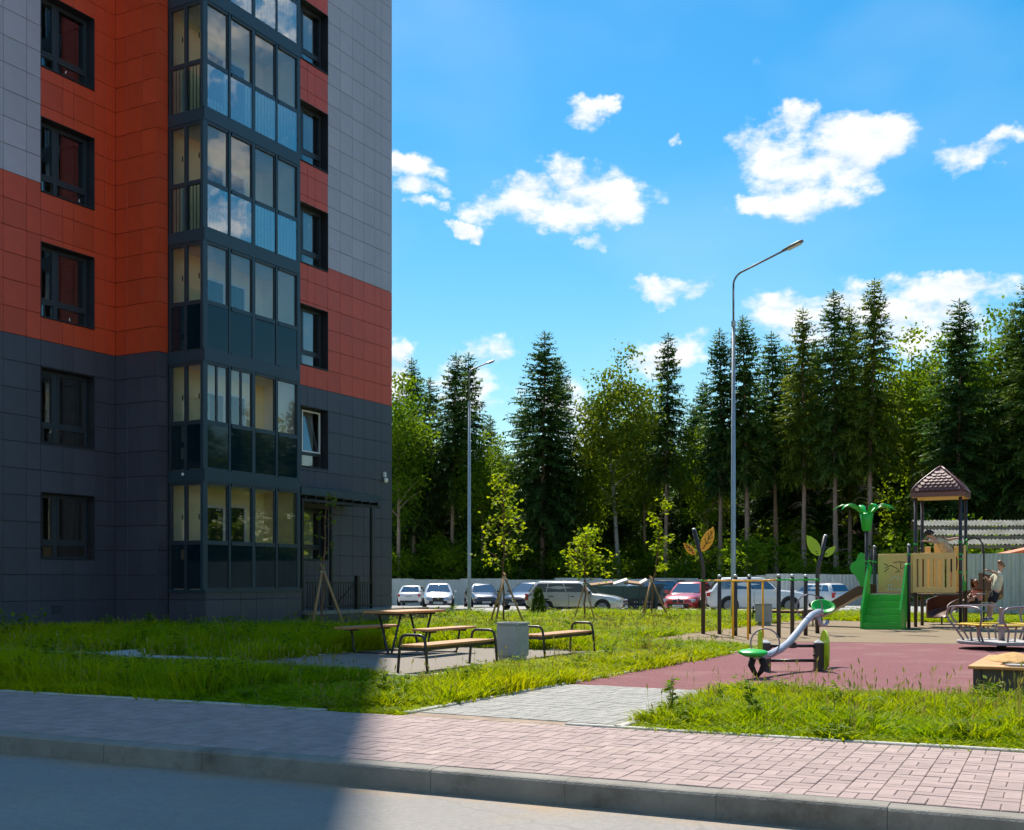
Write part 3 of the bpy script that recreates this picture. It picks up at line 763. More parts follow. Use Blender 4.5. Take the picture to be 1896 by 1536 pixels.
# entrance canopy, porch and railing
cn = MB()
cn.add([(BX, 24.6, 3.86), (BF + .0, 24.22, 3.60), (BF + .0, 28.0, 3.60), (BX, 28.0, 3.86), (BX, 24.6, 3.98), (BF, 24.22, 3.80), (BF, 28.0, 3.80), (BX, 28.0, 3.98)], _BOXF)
cp = cn.build('canopy', M_metal, bld, world=True)
for i in range(9):
    y = 24.45 + i * .42; MB().bb(BX + .02, BF - .02, y - .02, y + .02, 3.50, 3.59).build('rafter', M_black, cp, world=True)
for y in (24.35, 25.62, 27.55): MB().bb(BF - .12, BF - .05, y - .035, y + .035, .46, 3.5).build('canopy_post', M_black, cp, world=True)
MB().bb(BF - .13, BF - .04, 24.3, 27.95, 3.42, 3.498).build('beam', M_black, cp, world=True)
pr = MB().bb(BX + .015, BF + .33, 24.37, 29.98, -.2, .36).build('porch', M_bdark, bld, world=True)
MB().bb(BX + .015, BF + .36, 24.35, 30.0, .361, .45).build('porch_slab', M_kerb, pr, world=True)
for z in (1.22, .56): MB().bb(BF - .04, BF, 24.45, 27.5, z - .018, z + .018).build('handrail', M_black, pr, world=True)
y = 24.5
while y < 27.5: MB().bb(BF - .027, BF - .013, y - .007, y + .007, .45, 1.21).build('baluster', M_black, pr, world=True); y += .115
MB().bb(BF - .02, BF + .09, 26.62, 26.73, .45, 1.42).build('newel_post', M_black, pr, world=True)
MB().beam((BF + .03, 25.7, .6), (BF + .03, 26.65, 1.25), .03, .03).build('stair_rail', M_black, pr, world=True)
# small fittings on the wall
cc_ = MB(); cc_.box((BX + .04, 29.75, 4.62), (.10, .09, .16), None, .02); cv = cc_.build('security_camera', M_pvc, bld, world=True)
MB().ell((BX + .09, 29.75, 4.44), (.075, .075, .085)).build('camera_dome', M_pvc, cv, smooth=True, world=True)
MB().bb(BL - .0, BL + .02, 18.3, 18.55, .5, .7).build('wall_vent', M_frame, bld, world=True)
MB().ell((BX + .5, Y_B0 - .03, 3.86), (.04, .03, .04)).build('wall_lamp', M_pvc, bld, smooth=True, world=True)
# ------------------------------------------------------------------ vegetation
M_bark = mat('spruce_bark', (.34,.235,.18), .95, var=.35, scale=3, bump=.5, bscale=12, stretch=(4,4,.6))
M_bark2 = mat('birch_bark', (.30,.28,.25), .9, var=.5, scale=3, stretch=(1,1,3))
M_stem = mat('young_bark', (.17,.085,.045), .9, var=.25, scale=6)
M_wood = mat('raw_stake_wood', (.36,.21,.10), .85, var=.25, scale=3, stretch=(1,1,.15), bump=.2)
M_spr = leafmat('spruce_needles', (.040,.105,.040), (.105,.175,.036), .38, .35, (1.3,1.25,.6))
M_spr2 = leafmat('spruce_needles_olive', (.068,.130,.024), (.160,.210,.028), .40, .35, (1.3,1.2,.5))
M_dec = leafmat('broad_leaves', (.062,.150,.012), (.190,.270,.014), .5, .4, (1.5,1.4,.5))
M_dec2 = leafmat('birch_leaves', (.065,.130,.014), (.180,.225,.020), .46, .4, (1.4,1.3,.5))
M_und = leafmat('undergrowth_leaves', (.040,.110,.012), (.180,.270,.014), .5, .5, (1.5,1.4,.5))
M_map = leafmat('young_maple_leaves', (.200,.330,.012), (.370,.430,.018), .55, 1.2, (1.4,1.25,.35))
M_thu = leafmat('thuja_leaves', (.035,.075,.014), (.085,.125,.018), .25, 2)
M_weed = leafmat('weed_leaves', (.070,.140,.014), (.180,.250,.020), .45, 1.0, (1.4,1.3,.4))
M_gras = leafmat('grass_blades', (.110,.260,.004), (.390,.405,.004), .48, .22, (1.35,1.25,.4), .5)
M_seed = leafmat('seed_stalks', (.200,.190,.050), (.330,.280,.090), .3, 1.0)

def rnd_unit(rg):
    while True:
        v = rg.normal(size=3); l = np.linalg.norm(v)
        if l > 1e-6: return v / l
def tri_cards(pos, dirs, norms, length, width):
    """many small leaf faces: diamonds from pos along dirs"""
    n = len(pos); side = np.cross(dirs, norms); side /= (np.linalg.norm(side, axis=1, keepdims=True) + 1e-9)
    L_ = length[:, None]; W_ = width[:, None]
    v = np.empty((n, 4, 3)); v[:, 0] = pos; v[:, 1] = pos + dirs * L_ * .5 + side * W_ * .5; v[:, 2] = pos + dirs * L_; v[:, 3] = pos + dirs * L_ * .45 - side * W_ * .5
    return v.reshape(-1, 3)
def quads_mesh(name, verts, m):
    n = len(verts) // 4; me = bpy.data.meshes.new(name)
    me.vertices.add(len(verts)); me.vertices.foreach_set('co', np.asarray(verts, dtype=np.float32).ravel())
    me.loops.add(4 * n); me.loops.foreach_set('vertex_index', np.arange(4 * n, dtype=np.int32))
    me.polygons.add(n); me.polygons.foreach_set('loop_start', np.arange(0, 4 * n, 4, dtype=np.int32))
    me.polygons.foreach_set('loop_total', np.full(n, 4, dtype=np.int32)); me.update(); me.validate()
    me.materials.append(m); return me

def spruce_crown(seed, H=25.0, base=.36, Rr=2.9, m=None, spread=1.0):
    rg = np.random.default_rng(seed); P = []; D = []; Nn = []; Ln = []; Wd = []
    z = H * base; zc0 = z
    lean = rg.normal(size=2) * .1
    while z < H - .25:
        t = (z - zc0) / (H - zc0)
        prof = min((1 - t) ** .72, .70) * min(1.0, .55 + t * 4.0)
        nb = int(rg.integers(5, 8)) if t < .85 else 6
        a0 = rg.uniform(0, 6.28)
        for b in range(nb):
            if rg.random() < .07: continue
            a = a0 + b * 6.283 / nb + rg.normal() * .25
            L_ = max(.30, Rr * prof * rg.uniform(.66, 1.14) + .24)
            hd = np.array([math.cos(a), math.sin(a), 0.0]); sd = np.array([-math.sin(a), math.cos(a), 0.0])
            rise = .42 * t - .12 - rg.uniform(0, .12)
            n = max(3, int(L_ / .185)); zz = z + rg.uniform(-.15, .15)
            for i in range(n):
                s_ = (i + .6) / n; droop = -.46 * L_ * s_ ** 1.6 * (1 - t * .9) + .16 * L_ * max(0, s_ - .65) ** 1.2
                p = hd * (L_ * s_) + np.array([0, 0, zz + rise * L_ * s_ + droop])
                tw = L_ * .30 * (1 - s_ * .72) + .10
                for sg in (-1, 1):
                    d = hd * .75 + sd * sg * rg.uniform(.6, 1.2) + np.array([0, 0, rg.uniform(-.55, .1)]); d /= np.linalg.norm(d)
                    P.append(p); D.append(d); nn = np.array([rg.normal()*.35, rg.normal()*.35, 1.0]); Nn.append(nn / np.linalg.norm(nn)); Ln.append(tw * rg.uniform(.75, 1.3)); Wd.append(rg.uniform(.14, .27))
                if t < .9 and rg.random() < .8:
                    d = np.array([rg.normal()*.25, rg.normal()*.25, -1.0]); d /= np.linalg.norm(d)
                    P.append(p); D.append(d); nn = hd + sd * rg.normal() * .8; Nn.append(nn / np.linalg.norm(nn)); Ln.append(rg.uniform(.30, .75) * (1 - t * .6)); Wd.append(rg.uniform(.13, .24))
            P.append(hd * (L_ * .9) + np.array([0, 0, zz + rise * L_ * .9 - .3 * L_ * .8 * (1 - t * .9)])); d = hd + np.array([0, 0, .25]); D.append(d / np.linalg.norm(d)); Nn.append(np.array([0, 0, 1.0])); Ln.append(.35); Wd.append(.13)
        z += rg.uniform(.27, .46) * (1.0 if t < .75 else .62)
    for i in range(14):                                        # leader shoot
        d = rnd_unit(rg); d[2] = abs(d[2]) + .8; d /= np.linalg.norm(d)
        P.append(np.array([0, 0, H - .55 + i * .04])); D.append(d); Nn.append(rnd_unit(rg)); Ln.append(.28); Wd.append(.07)
    v = tri_cards(np.array(P), np.array(D), np.array(Nn), np.array(Ln) * spread, np.array(Wd) * spread)
    return quads_mesh('crown', v, m or M_spr)
def spruce_trunk(seed, H=25.0, base=.36):
    rr = random.Random(seed); mb = MB()
    pts = [(rr.uniform(-.06, .06) * (i > 0), rr.uniform(-.06, .06) * (i > 0), H * i / 8) for i in range(9)]
    mb.tube(pts, [.26 * (1 - .93 * i / 8) + .01 for i in range(9)], 9)
    for i in range(40):                                        # dead lower branches
        z = rr.uniform(H * .10, H * base * 1.15); a = rr.uniform(0, 6.28); l = rr.uniform(.5, 2.0)
        d = Vector((math.cos(a), math.sin(a), 0)); o = Vector((0, 0, z))
        mb.tube([o, o + d * l * .5 + Vector((0, 0, .06 * l)), o + d * l + Vector((0, 0, -.28 * l))], [.03, .02, .008], 3, caps=False)
    me = mb.mesh('trunk'); me.materials.append(M_bark); me.polygons.foreach_set('use_smooth', [True] * len(me.polygons)); return me
def leaf_crown(seed, blobs, n_clump, per, leaf, m, gap=.0, flat=.0):
    """leaf clumps spread through several uneven lobes"""
    rg = np.random.default_rng(seed); P = []
    vol = np.array([b[3] * b[4] * b[5] for b in blobs]); vol = vol / vol.sum()
    C = []
    while len(C) < n_clump:
        b = blobs[rg.choice(len(blobs), p=vol)]; u = rnd_unit(rg) * rg.uniform(.25, 1.0) ** .45
        p = np.array([b[0] + u[0] * b[3], b[1] + u[1] * b[4], b[2] + u[2] * b[5]])
        if noise.noise(Vector(p * .9) + Vector((seed, 0, 0))) < gap: continue
        C.append(p)
    C = np.array(C); n = n_clump * per
    cid = np.repeat(np.arange(n_clump), per)
    pos = C[cid] + rg.normal(size=(n, 3)) * np.array([leaf * 1.7, leaf * 1.7, leaf * 1.2])
    d = rg.normal(size=(n, 3)); d[:, 2] -= .5; d /= np.linalg.norm(d, axis=1, keepdims=True)
    nn = rg.normal(size=(n, 3)); nn[:, 2] += 1.0; nn /= np.linalg.norm(nn, axis=1, keepdims=True)
    v = tri_cards(pos, d, nn, rg.uniform(.7, 1.3, n) * leaf, rg.uniform(.6, .95, n) * leaf)
    return quads_mesh('crown', v, m)
def limb_trunk(seed, H, r0, m, crown_z, spread, lean=(0, 0), nl=9):
    rr = random.Random(seed); mb = MB(); n = 8; pts = []
    for i in range(n + 1):
        t = i / n; pts.append(Vector((lean[0] * t + rr.uniform(-.1, .1) * t, lean[1] * t + rr.uniform(-.1, .1) * t, H * .93 * t)))
    mb.tube(pts, [r0 * (1 - .9 * i / n) + .01 for i in range(n + 1)], 8)
    for i in range(nl):
        t = crown_z + (1 - crown_z) * rr.random() * .85; k = t * n; j = min(n - 1, int(k)); o = pts[j].lerp(pts[j+1], k - j)
        a = rr.uniform(0, 6.28); l = spread * rr.uniform(.5, 1.0) * (1.15 - t); d = Vector((math.cos(a), math.sin(a), 0))
        mb.tube([o, o + d * l * .5 + Vector((0, 0, l * .45)), o + d * l + Vector((0, 0, l * .75))], [r0 * .35, r0 * .22, r0 * .06], 5, caps=False)
    me = mb.mesh('trunk'); me.materials.append(m); me.polygons.foreach_set('use_smooth', [True] * len(me.polygons)); return me

SPR = []
for i, (bs, rad, mm) in enumerate(((.42, 4.2, M_spr), (.29, 4.9, M_spr), (.46, 3.9, M_spr), (.25, 5.3, M_spr), (.43, 3.9, M_spr2), (.33, 4.6, M_spr2))):
    SPR.append((spruce_crown(11 + i, 25, bs, rad, mm), spruce_trunk(11 + i, 25, bs)))
DEC = []
for i, (mm, g) in enumerate(((M_dec2, -.12), (M_dec, -.15), (M_dec, -.05))):
    rg = random.Random(50 + i); bl = []
    for k in range(11):
        z = 7.5 + 10.5 * (k / 10) + rg.uniform(-.8, .8); rad = (2.9 if 2 < k < 8 else 1.9) * rg.uniform(.75, 1.1) * (.7 if k == 10 else 1); a = rg.uniform(0, 6.28); q = rg.uniform(.3, 1.7)
        bl.append((math.cos(a) * q, math.sin(a) * q, z, rad, rad, rad * .85))
    DEC.append((leaf_crown(60 + i, bl, 620, 16, .27, mm, g), limb_trunk(60 + i, 19, .20, M_bark2 if i == 0 else M_bark, .35, 4.5, (-1.3 if i == 0 else .3, 0))))
UND = []
for i in range(4):
    rg = random.Random(80 + i); bl = []
    for k in range(7):
        a = rg.uniform(0, 6.28); q = rg.uniform(0, 1.1); z = rg.uniform(.6, 3.4); rad = rg.uniform(.7, 1.25); bl.append((math.cos(a) * q, math.sin(a) * q, z, rad, rad, rad * .8))
    UND.append((leaf_crown(90 + i, bl, 170, 15, .2, M_und, -.1), limb_trunk(90 + i, 3.6, .05, M_bark, .15, 2.2, nl=8)))

def tree(name, label, cat, kit, px, ytop, Y, Href, group, rz, sx=1.0, hmul=None):
    p = DP(px, Y); H = HCAM + (HZP - ytop) * Y / FPX - p.z if ytop else hmul
    t = thing(name, label, cat, (p.x, p.y, p.z - .05), rz, group)
    s = H / Href; q_ = random.Random(int(px * 7 + Y)); t.rotation_euler = (q_.uniform(-.025, .025), q_.uniform(-.025, .025), rz); t.scale = (s * sx * q_.uniform(.9, 1.14), s * sx * q_.uniform(.9, 1.14), s)
    link('trunk', kit[1], None, t); link('crown', kit[0], None, t); return t
TREES = [  # px, top y, distance, kind, width factor, what sets it apart
    (768, 660, 104, 1, 1.0, 'dark pointed spruce, first tall one right of the apartment block'),
    (738, 735, 112, 3, .9, 'lower dark spruce half hidden by the apartment block corner'),
    (835, 650, 102, 0, 1.0, 'slim dark spruce just left of the smaller lamp post'),
    (864, 652, 107, 2, 1.05, 'dark spruce directly behind the smaller lamp post'),
    (908, 768, 116, 3, .9, 'short dark spruce in the dip right of the smaller lamp post'),
    (1003, 616, 100, 3, 1.12, 'broad full spruce with a straight bare trunk behind the long bench'),
    (1030, 662, 105, 1, .95, 'spruce leaning against the right side of the broad full spruce'),
    (968, 735, 110, 1, .95, 'lower spruce on the left shoulder of the broad full spruce'),
    (1231, 614, 101, 2, .92, 'lone pointed spruce with open gaps left of the orange leaves'),
    (1290, 702, 118, 1, .85, 'small far spruce top in the gap left of the taller lamp post'),
    (1334, 610, 98, 0, .9, 'narrow spruce immediately left of the taller lamp post'),
    (1386, 583, 96, 0, 1.0, 'spruce with a long bare trunk immediately right of the taller lamp post'),
    (1440, 612, 101, 2, .95, 'shorter dark spruce second right of the taller lamp post'),
    (1490, 568, 94, 4, .82, 'thin olive spruce with a bare pale trunk above the lime leaves'),
    (1520, 625, 110, 1, .9, 'short background spruce between the olive spruce and the twin spires'),
    (1548, 534, 92, 0, .85, 'left one of the two tallest spruce spires'),
    (1574, 562, 97, 5, .85, 'olive spruce wedged between the two tallest spires'),
    (1606, 517, 90, 4, .88, 'tallest spruce of the forest edge, right one of the twin spires'),
    (1775, 550, 89, 3, 1.0, 'dark broad spruce right above the playground tower roof'),
    (1740, 660, 104, 1, .9, 'lower spruce left behind the playground tower roof'),
    (1868, 572, 93, 5, 1.05, 'full spruce second from the right edge of the picture'),
    (1900, 522, 88, 1, 1.0, 'tall spruce cut by the right edge of the picture'),
    (1650, 690, 108, 3, .9, 'shaded spruce behind the plastic palm tree'),
    (1110, 760, 114, 1, .9, 'low far spruce behind the leaning birch'),
    (1462, 640, 106, 3, .95, 'full dark spruce behind the lime leaves'),
    (1705, 668, 110, 3, 1.0, 'far dark spruce behind the yellow-green crown'),
    (1815, 640, 104, 1, 1.05, 'dark spruce between the broad spruce and the right edge'),
    (795, 700, 110, 3, 1.0, 'filling dark spruce between the first two slim ones'),
]
rr_ = random.Random(8)
for (px, yt, Y, k, sx, lab) in TREES:
    tree('spruce_tree', lab, 'tree', SPR[k], px, yt, Y, 25.0, 'spruces along the forest edge', rr_.uniform(0, 6.28), sx)
tree('birch_tree', 'leaning birch with pale trunk among the dark spruces', 'tree', DEC[0], 1150, 655, 100, 19.0, 'broad-leaved trees in the forest edge', TH, .95)
for (px, yt, Y, k, lab) in [
    (738, 695, 98, 1, 'bright green birch crown touching the apartment block edge'),
    (1198, 735, 106, 2, 'loose green broad-leaved tree between the birch and the lone spruce'),
    (1692, 614, 99, 1, 'yellow-green broad-leaved tree between the twin spires and the tower roof'),
    (1836, 578, 96, 1, 'dense green broad-leaved tree right of the tower roof'),
    (1420, 760, 112, 2, 'broad-leaved tree in shade behind the climbing bars'),
    (893, 800, 101, 1, 'low sunlit broad-leaved tree behind the parked cars beside the smaller lamp'),
    (1090, 800, 103, 2, 'low broad-leaved tree behind the silver estate car'),
    (1310, 790, 100, 1, 'low broad-leaved tree behind the red car'),
]:
    tree('broadleaf_tree', lab, 'tree', DEC[k], px, yt, Y, 19.0, 'broad-leaved trees in the forest edge', rr_.uniform(0, 6.28), .95 if yt < 720 else .85)
for n_, (px, Y, hh, lab) in enumerate([
    (742, 99, 4.2, 'bush beyond the metal fence at the apartment block edge'), (800, 99, 3.2, 'bush beyond the fence above the white sedan'),
    (905, 98, 5.2, 'sunlit bush beyond the fence right of the smaller lamp post'), (960, 98, 4.0, 'bush beyond the fence left of the bare spruce trunk'),
    (1060, 98, 4.5, 'bush beyond the fence above the silver estate car'), (1120, 98, 4.0, 'bush beyond the fence above the rubbish skip'),
    (1270, 96, 4.6, 'bush beyond the fence above the red car'), (1320, 95, 3.4, 'bush beyond the fence left of the taller lamp post'),
    (1395, 88, 5.0, 'bush beyond the fence right of the taller lamp post'), (1470, 86, 3.6, 'bush beyond the fence above the white off-roader'),
    (1560, 88, 3.6, 'bush beyond the fence above the brown slide'), (1650, 86, 5.5, 'bush behind the playground stairs'),
    (1735, 78, 5.6, 'sunlit bush seen between the tower posts'), (1768, 76, 4.8, 'bright bush beside the right tower posts'),
    (1700, 80, 4.0, 'shaded bush left of the tower posts'), (1855, 52, 2.9, 'yellow-green bush between the shed roof and the grey fence'), (1888, 54, 2.9, 'bush under the right end of the shed roof'), (1815, 80, 5.0, 'large bush behind the shed roof')]):
    tree('bush', lab, 'bush', UND[n_ % 4], px, None, Y, 4.0, 'bushes beyond the fence', rr_.uniform(0, 6.28), 1.25, hh)

# ---- instanced stuff: the deep forest and the grass
def scatter(name, pts, rots, scales, idx, objs, label, cat):
    me = bpy.data.meshes.new(name); me.vertices.add(len(pts)); me.vertices.foreach_set('co', np.asarray(pts, dtype=np.float32).ravel())
    for nm, arr, ty in (('rot', rots, 'FLOAT'), ('scl', scales, 'FLOAT_VECTOR'), ('idx', idx, 'INT')):
        a = me.attributes.new(nm, ty, 'POINT')
        a.data.foreach_set('vector' if ty == 'FLOAT_VECTOR' else 'value', np.asarray(arr).ravel())
    o = bpy.data.objects.new(name, me); COL.objects.link(o); o['kind'] = 'stuff'; o['label'] = label; o['category'] = cat
    c = bpy.data.collections.new(name + '_source')
    for k, (m_,) in enumerate(objs):
        s = bpy.data.objects.new('%s_piece_%02d' % (name, k), m_); c.objects.link(s)
    g = bpy.data.node_groups.new(name, 'GeometryNodeTree')
    g.interface.new_socket('Geometry', in_out='INPUT', socket_type='NodeSocketGeometry'); g.interface.new_socket('Geometry', in_out='OUTPUT', socket_type='NodeSocketGeometry')
    N = g.nodes; L = g.links
    gi = N.new('NodeGroupInput'); go = N.new('NodeGroupOutput'); ip = N.new('GeometryNodeInstanceOnPoints')
    ci = N.new('GeometryNodeCollectionInfo'); ci.inputs['Collection'].default_value = c; ci.inputs['Separate Children'].default_value = True; ci.inputs['Reset Children'].default_value = True
    def at(nm, ty):
        n = N.new('GeometryNodeInputNamedAttribute'); n.data_type = ty; n.inputs['Name'].default_value = nm; return n.outputs['Attribute']
    cb = N.new('ShaderNodeCombineXYZ'); L.new(at('rot', 'FLOAT'), cb.inputs[2])
    L.new(gi.outputs[0], ip.inputs['Points']); L.new(ci.outputs[0], ip.inputs['Instance']); ip.inputs['Pick Instance'].default_value = True
    L.new(at('idx', 'INT'), ip.inputs['Instance Index']); L.new(cb.outputs[0], ip.inputs['Rotation']); L.new(at('scl', 'FLOAT_VECTOR'), ip.inputs['Scale'])
    L.new(ip.outputs[0], go.inputs[0])
    md = o.modifiers.new('scatter', 'NODES'); md.node_group = g; return o
def join_kit(kit):
    """crown and trunk of one tree in one mesh, for the deep forest"""
    bm = bmesh.new(); bm.from_mesh(kit[0]); n0 = len(bm.faces); bm.from_mesh(kit[1]); bm.faces.ensure_lookup_table()
    for f in bm.faces[n0:]: f.material_index = 1
    me = bpy.data.meshes.new('forest_tree'); bm.to_mesh(me); bm.free()
    me.materials.append(kit[0].materials[0]); me.materials.append(kit[1].materials[0]); return me
def deep_forest():
    rg = np.random.default_rng(5); pts = []; rot = []; scl = []; idx = []
    objs = [(join_kit(SPR[1]),), (join_kit(SPR[3]),), (join_kit(SPR[0]),), (join_kit(DEC[1]),), (join_kit(DEC[2]),), (join_kit(UND[0]),), (join_kit(UND[2]),)]
    def put(X, Y, k, s, w=1.0):
        a = cw(X, Y); pts.append((a[0], a[1], TZ(*a) - .1)); rot.append(rg.uniform(0, 6.28)); scl.append((s * w, s * w, s)); idx.append(k)
    for row, (Y0, n) in enumerate(((109, 22), (117, 26), (127, 30), (139, 36), (153, 38))):
        for i in range(n):
            f = -.26 + .85 * (i + rg.uniform(.1, .9)) / n; Y = Y0 + rg.uniform(-3, 3); X = f * Y
            hl = 16.5 + 5.5 * np.clip((f - .05) / .25, 0, 1)
            if rg.random() < .86: put(X, Y, int(rg.integers(0, 3)), (hl + rg.uniform(-3.5, 1.5)) / 25, 1.15)
            else: put(X, Y, int(rg.integers(3, 5)), (hl * .78 + rg.uniform(-2, 2)) / 19)
    for i in range(110):                                        # undergrowth
        f = -.16 + .66 * rg.random(); Y = rg.uniform(99, 116); put(f * Y, Y, int(rg.integers(5, 7)), rg.uniform(.8, 1.9))
    for i in range(60):
        a = R(30 + 62 * rg.random()); D_ = rg.uniform(80, 95); put(D_ * math.sin(a), D_ * math.cos(a), int(rg.integers(5, 7)), rg.uniform(1.0, 2.2))
    for i in range(46):                                         # the forest goes on to the right of the picture, mirrored in the balcony glass
        a = R(28 + 66 * i / 46 + rg.uniform(-1, 1)); D_ = rg.uniform(82, 108); put(D_ * math.sin(a), D_ * math.cos(a), int(rg.integers(0, 4)), rg.uniform(.72, .95) if rg.random() < .8 else .6)
    scatter('deep_forest', pts, rot, scl, idx, objs, 'dense dark forest mass behind the edge trees', 'forest')
deep_forest()

def in_poly(poly, X, Y):
    c = np.zeros(len(X), bool); j = len(poly) - 1
    for i in range(len(poly)):
        xi, yi = poly[i][0], poly[i][1]; xj, yj = poly[j][0], poly[j][1]
        c ^= ((yi > Y) != (yj > Y)) & (X < (xj - xi) * (Y - yi) / (yj - yi + 1e-12) + xi); j = i
    return c
def clump_mesh(seed, nb, hgt, spread, m, wid=.008, lean=.5, stalk=False):
    rg = np.random.default_rng(seed); mb = MB()
    for i in range(nb):
        a = rg.uniform(0, 6.28); r_ = spread * math.sqrt(rg.random()); o = Vector((math.cos(a) * r_, math.sin(a) * r_, -.01))
        b = a + rg.normal() * .9; h = hgt * rg.uniform(.45, 1.1); d = Vector((math.cos(b), math.sin(b), 0)); sd = Vector((-d.y, d.x, 0))
        ang = rg.uniform(0, 3.14); sd = sd * math.cos(ang) + d * math.sin(ang); w = wid * rg.uniform(.7, 1.4)
        lv = h * lean * rg.uniform(.2, 1.2); mid = o + d * lv * .32 + Vector((0, 0, h * .6)); tip = o + d * lv + Vector((0, 0, h * (.98 - .2 * lean)))
        if stalk:
            mb.add([o - sd * .0022, o + sd * .0022, tip + sd * .0015, tip - sd * .0015], [(0,1,2,3)])
            e = (tip - mid).normalized(); mb.add([tip - e * .09, tip - e * .04 + sd * .011, tip + e * .01, tip - e * .045 - sd * .011], [(0,1,2,3)])
        else:
            mb.add([o - sd * w, o + sd * w, mid + sd * w * .8, mid - sd * w * .8, tip], [(0,1,2,3), (3,2,4)])
    me = mb.mesh('clump'); me.materials.append(m); return me
def grass():
    rg = np.random.default_rng(21)
    objs = [(clump_mesh(100 + i, 20, .30, .10, M_gras, .0075, .55),) for i in range(5)] + [(clump_mesh(120 + i, 15, .22, .12, M_gras, .012, .9),) for i in range(2)] + [(clump_mesh(130 + i, 5, .62, .12, M_seed, .004, .3, True),) for i in range(2)]
    def rosette(seed):
        rg2 = np.random.default_rng(seed); mb = MB()
        for i in range(13):
            a = rg2.uniform(0, 6.28); d = Vector((math.cos(a), math.sin(a), 0)); h = rg2.uniform(.05, .32); o = d * rg2.uniform(0, .05) + Vector((0, 0, h)); sd = Vector((-d.y, d.x, 0)); l = rg2.uniform(.05, .10); w = l * .38
            mb.add([o, o + d * l * .5 + sd * w + Vector((0, 0, .01)), o + d * l + Vector((0, 0, -.01)), o + d * l * .5 - sd * w + Vector((0, 0, .01))], [(0,1,2,3)])
        me = mb.mesh('rosette'); me.materials.append(M_weed); return me
    objs += [(rosette(140 + i),) for i in range(3)]
    PT = []; RO = []; SCL = []; ID = []
    ex = [RED, TAN, PAD, PTH1, PTH2, PTH3, PW, LOT]
    for (Y0, Y1, dens, wsc) in ((7.5, 12, 330, 1.0), (12, 17, 230, 1.1), (17, 24, 130, 1.35), (24, 34, 70, 1.8), (34, 48, 34, 2.5), (48, 62, 16, 3.4), (62, 97, 3.0, 5.0)):
        hw = .49; area = hw * (Y1**2 - Y0**2); n = int(area * dens)
        Yc = np.sqrt(rg.uniform(Y0**2, Y1**2, n)); Xc = rg.uniform(-hw, hw, n) * Yc + rg.uniform(-.3, .3, n)
        x = Xc * CS - Yc * SN; y = Xc * SN + Yc * CS; v = -math.sin(DEL) * x + math.cos(DEL) * y
        ok = (v > 9.50) & ~((x < -20.6) & (y < 31)) & ~((x < BF + .1) & (y > 20.2) & (y < 30.1)) & ~((x < BF + .4) & (y > 24.2) & (y < 30.1)) & (x > -22)
        for p in ex: ok &= ~in_poly(p, x, y)
        # trodden, thin and lush patches
        nz = np.array([noise.noise((a * .55, b * .55, 0)) for a, b in zip(x, y)]); nz2 = np.array([noise.noise((a * 2.1, b * 2.1, 5)) for a, b in zip(x, y)])
        keep = rg.random(n) < np.clip(.9 + nz * .7 + nz2 * .6, .12, 1); ok &= keep
        x, y, nz, nz2, v = x[ok], y[ok], nz[ok], nz2[ok], v[ok]
        shade = (x < -9.0) & (v > 9.4) & (y < 20.5)
        hs = .62 + .42 * nz + .34 * nz2 + np.where(shade, .55, 0) + np.where((x > -4) & (y < 12.9), -.02, 0)
        hs = hs * np.where((x < -12.4) & (y > 15.5) & (y < 20.5), 1.3, 1.0) * np.where((x < -9) & (v < 11), 1.12, 1.0)
        edge = np.clip((v - 9.5) / .5, .45, 1); hs = np.clip(hs, .25, 1.7) * edge
        yc_ = -x * SN + y * CS; xc_ = x * CS + y * SN
        hs *= np.where(Y0 >= 24, .9, 1.0) * np.where(Y0 >= 48, .8, 1) * np.where((yc_ > 37) & (yc_ < 58) & (xc_ < 14), 1.5, 1.0)
        low = ((y > 10.9) & (y < 12.4) & (x < -8) & (x > -20)) | ((x > -8.4) & (x < -7.2) & (y > 12.5) & (y < 19.5)); hs *= np.where(low, .55, 1.0)
        hs *= np.where((y > 12.4) & (y < 13.6) & (x < -7.6) & (x > -20), .34, 1.0)
        m_ = len(x); k = rg.integers(0, 5, m_); br = rg.random(m_) < .12; k[br] = rg.integers(5, 7, br.sum())
        if Y0 < 34:
            st = rg.random(m_) < (.022 if Y0 < 24 else .03); k[st] = rg.integers(7, 9, st.sum())
        wd = (rg.random(m_) < .10) & (nz2 > .12) & (Y0 < 40); k[wd] = rg.integers(9, 12, wd.sum())
        for i in range(m_):
            PT.append((x[i], y[i], TZ(x[i], y[i]) - .03)); w_ = wsc * (1 if k[i] < 7 else .8) * rg.uniform(.8, 1.25)
            SCL.append((w_, w_, hs[i] * (1.0 if k[i] < 7 or k[i] > 8 else 1.05 / max(.45, hs[i]) * .75) * rg.uniform(.8, 1.2)))
        RO += list(rg.uniform(0, 6.28, m_)); ID += list(k)
    scatter('grass', PT, RO, SCL, ID, objs, 'tall unmown meadow grass around the paths and playground', 'grass')
    return len(PT)
n_grass = grass()

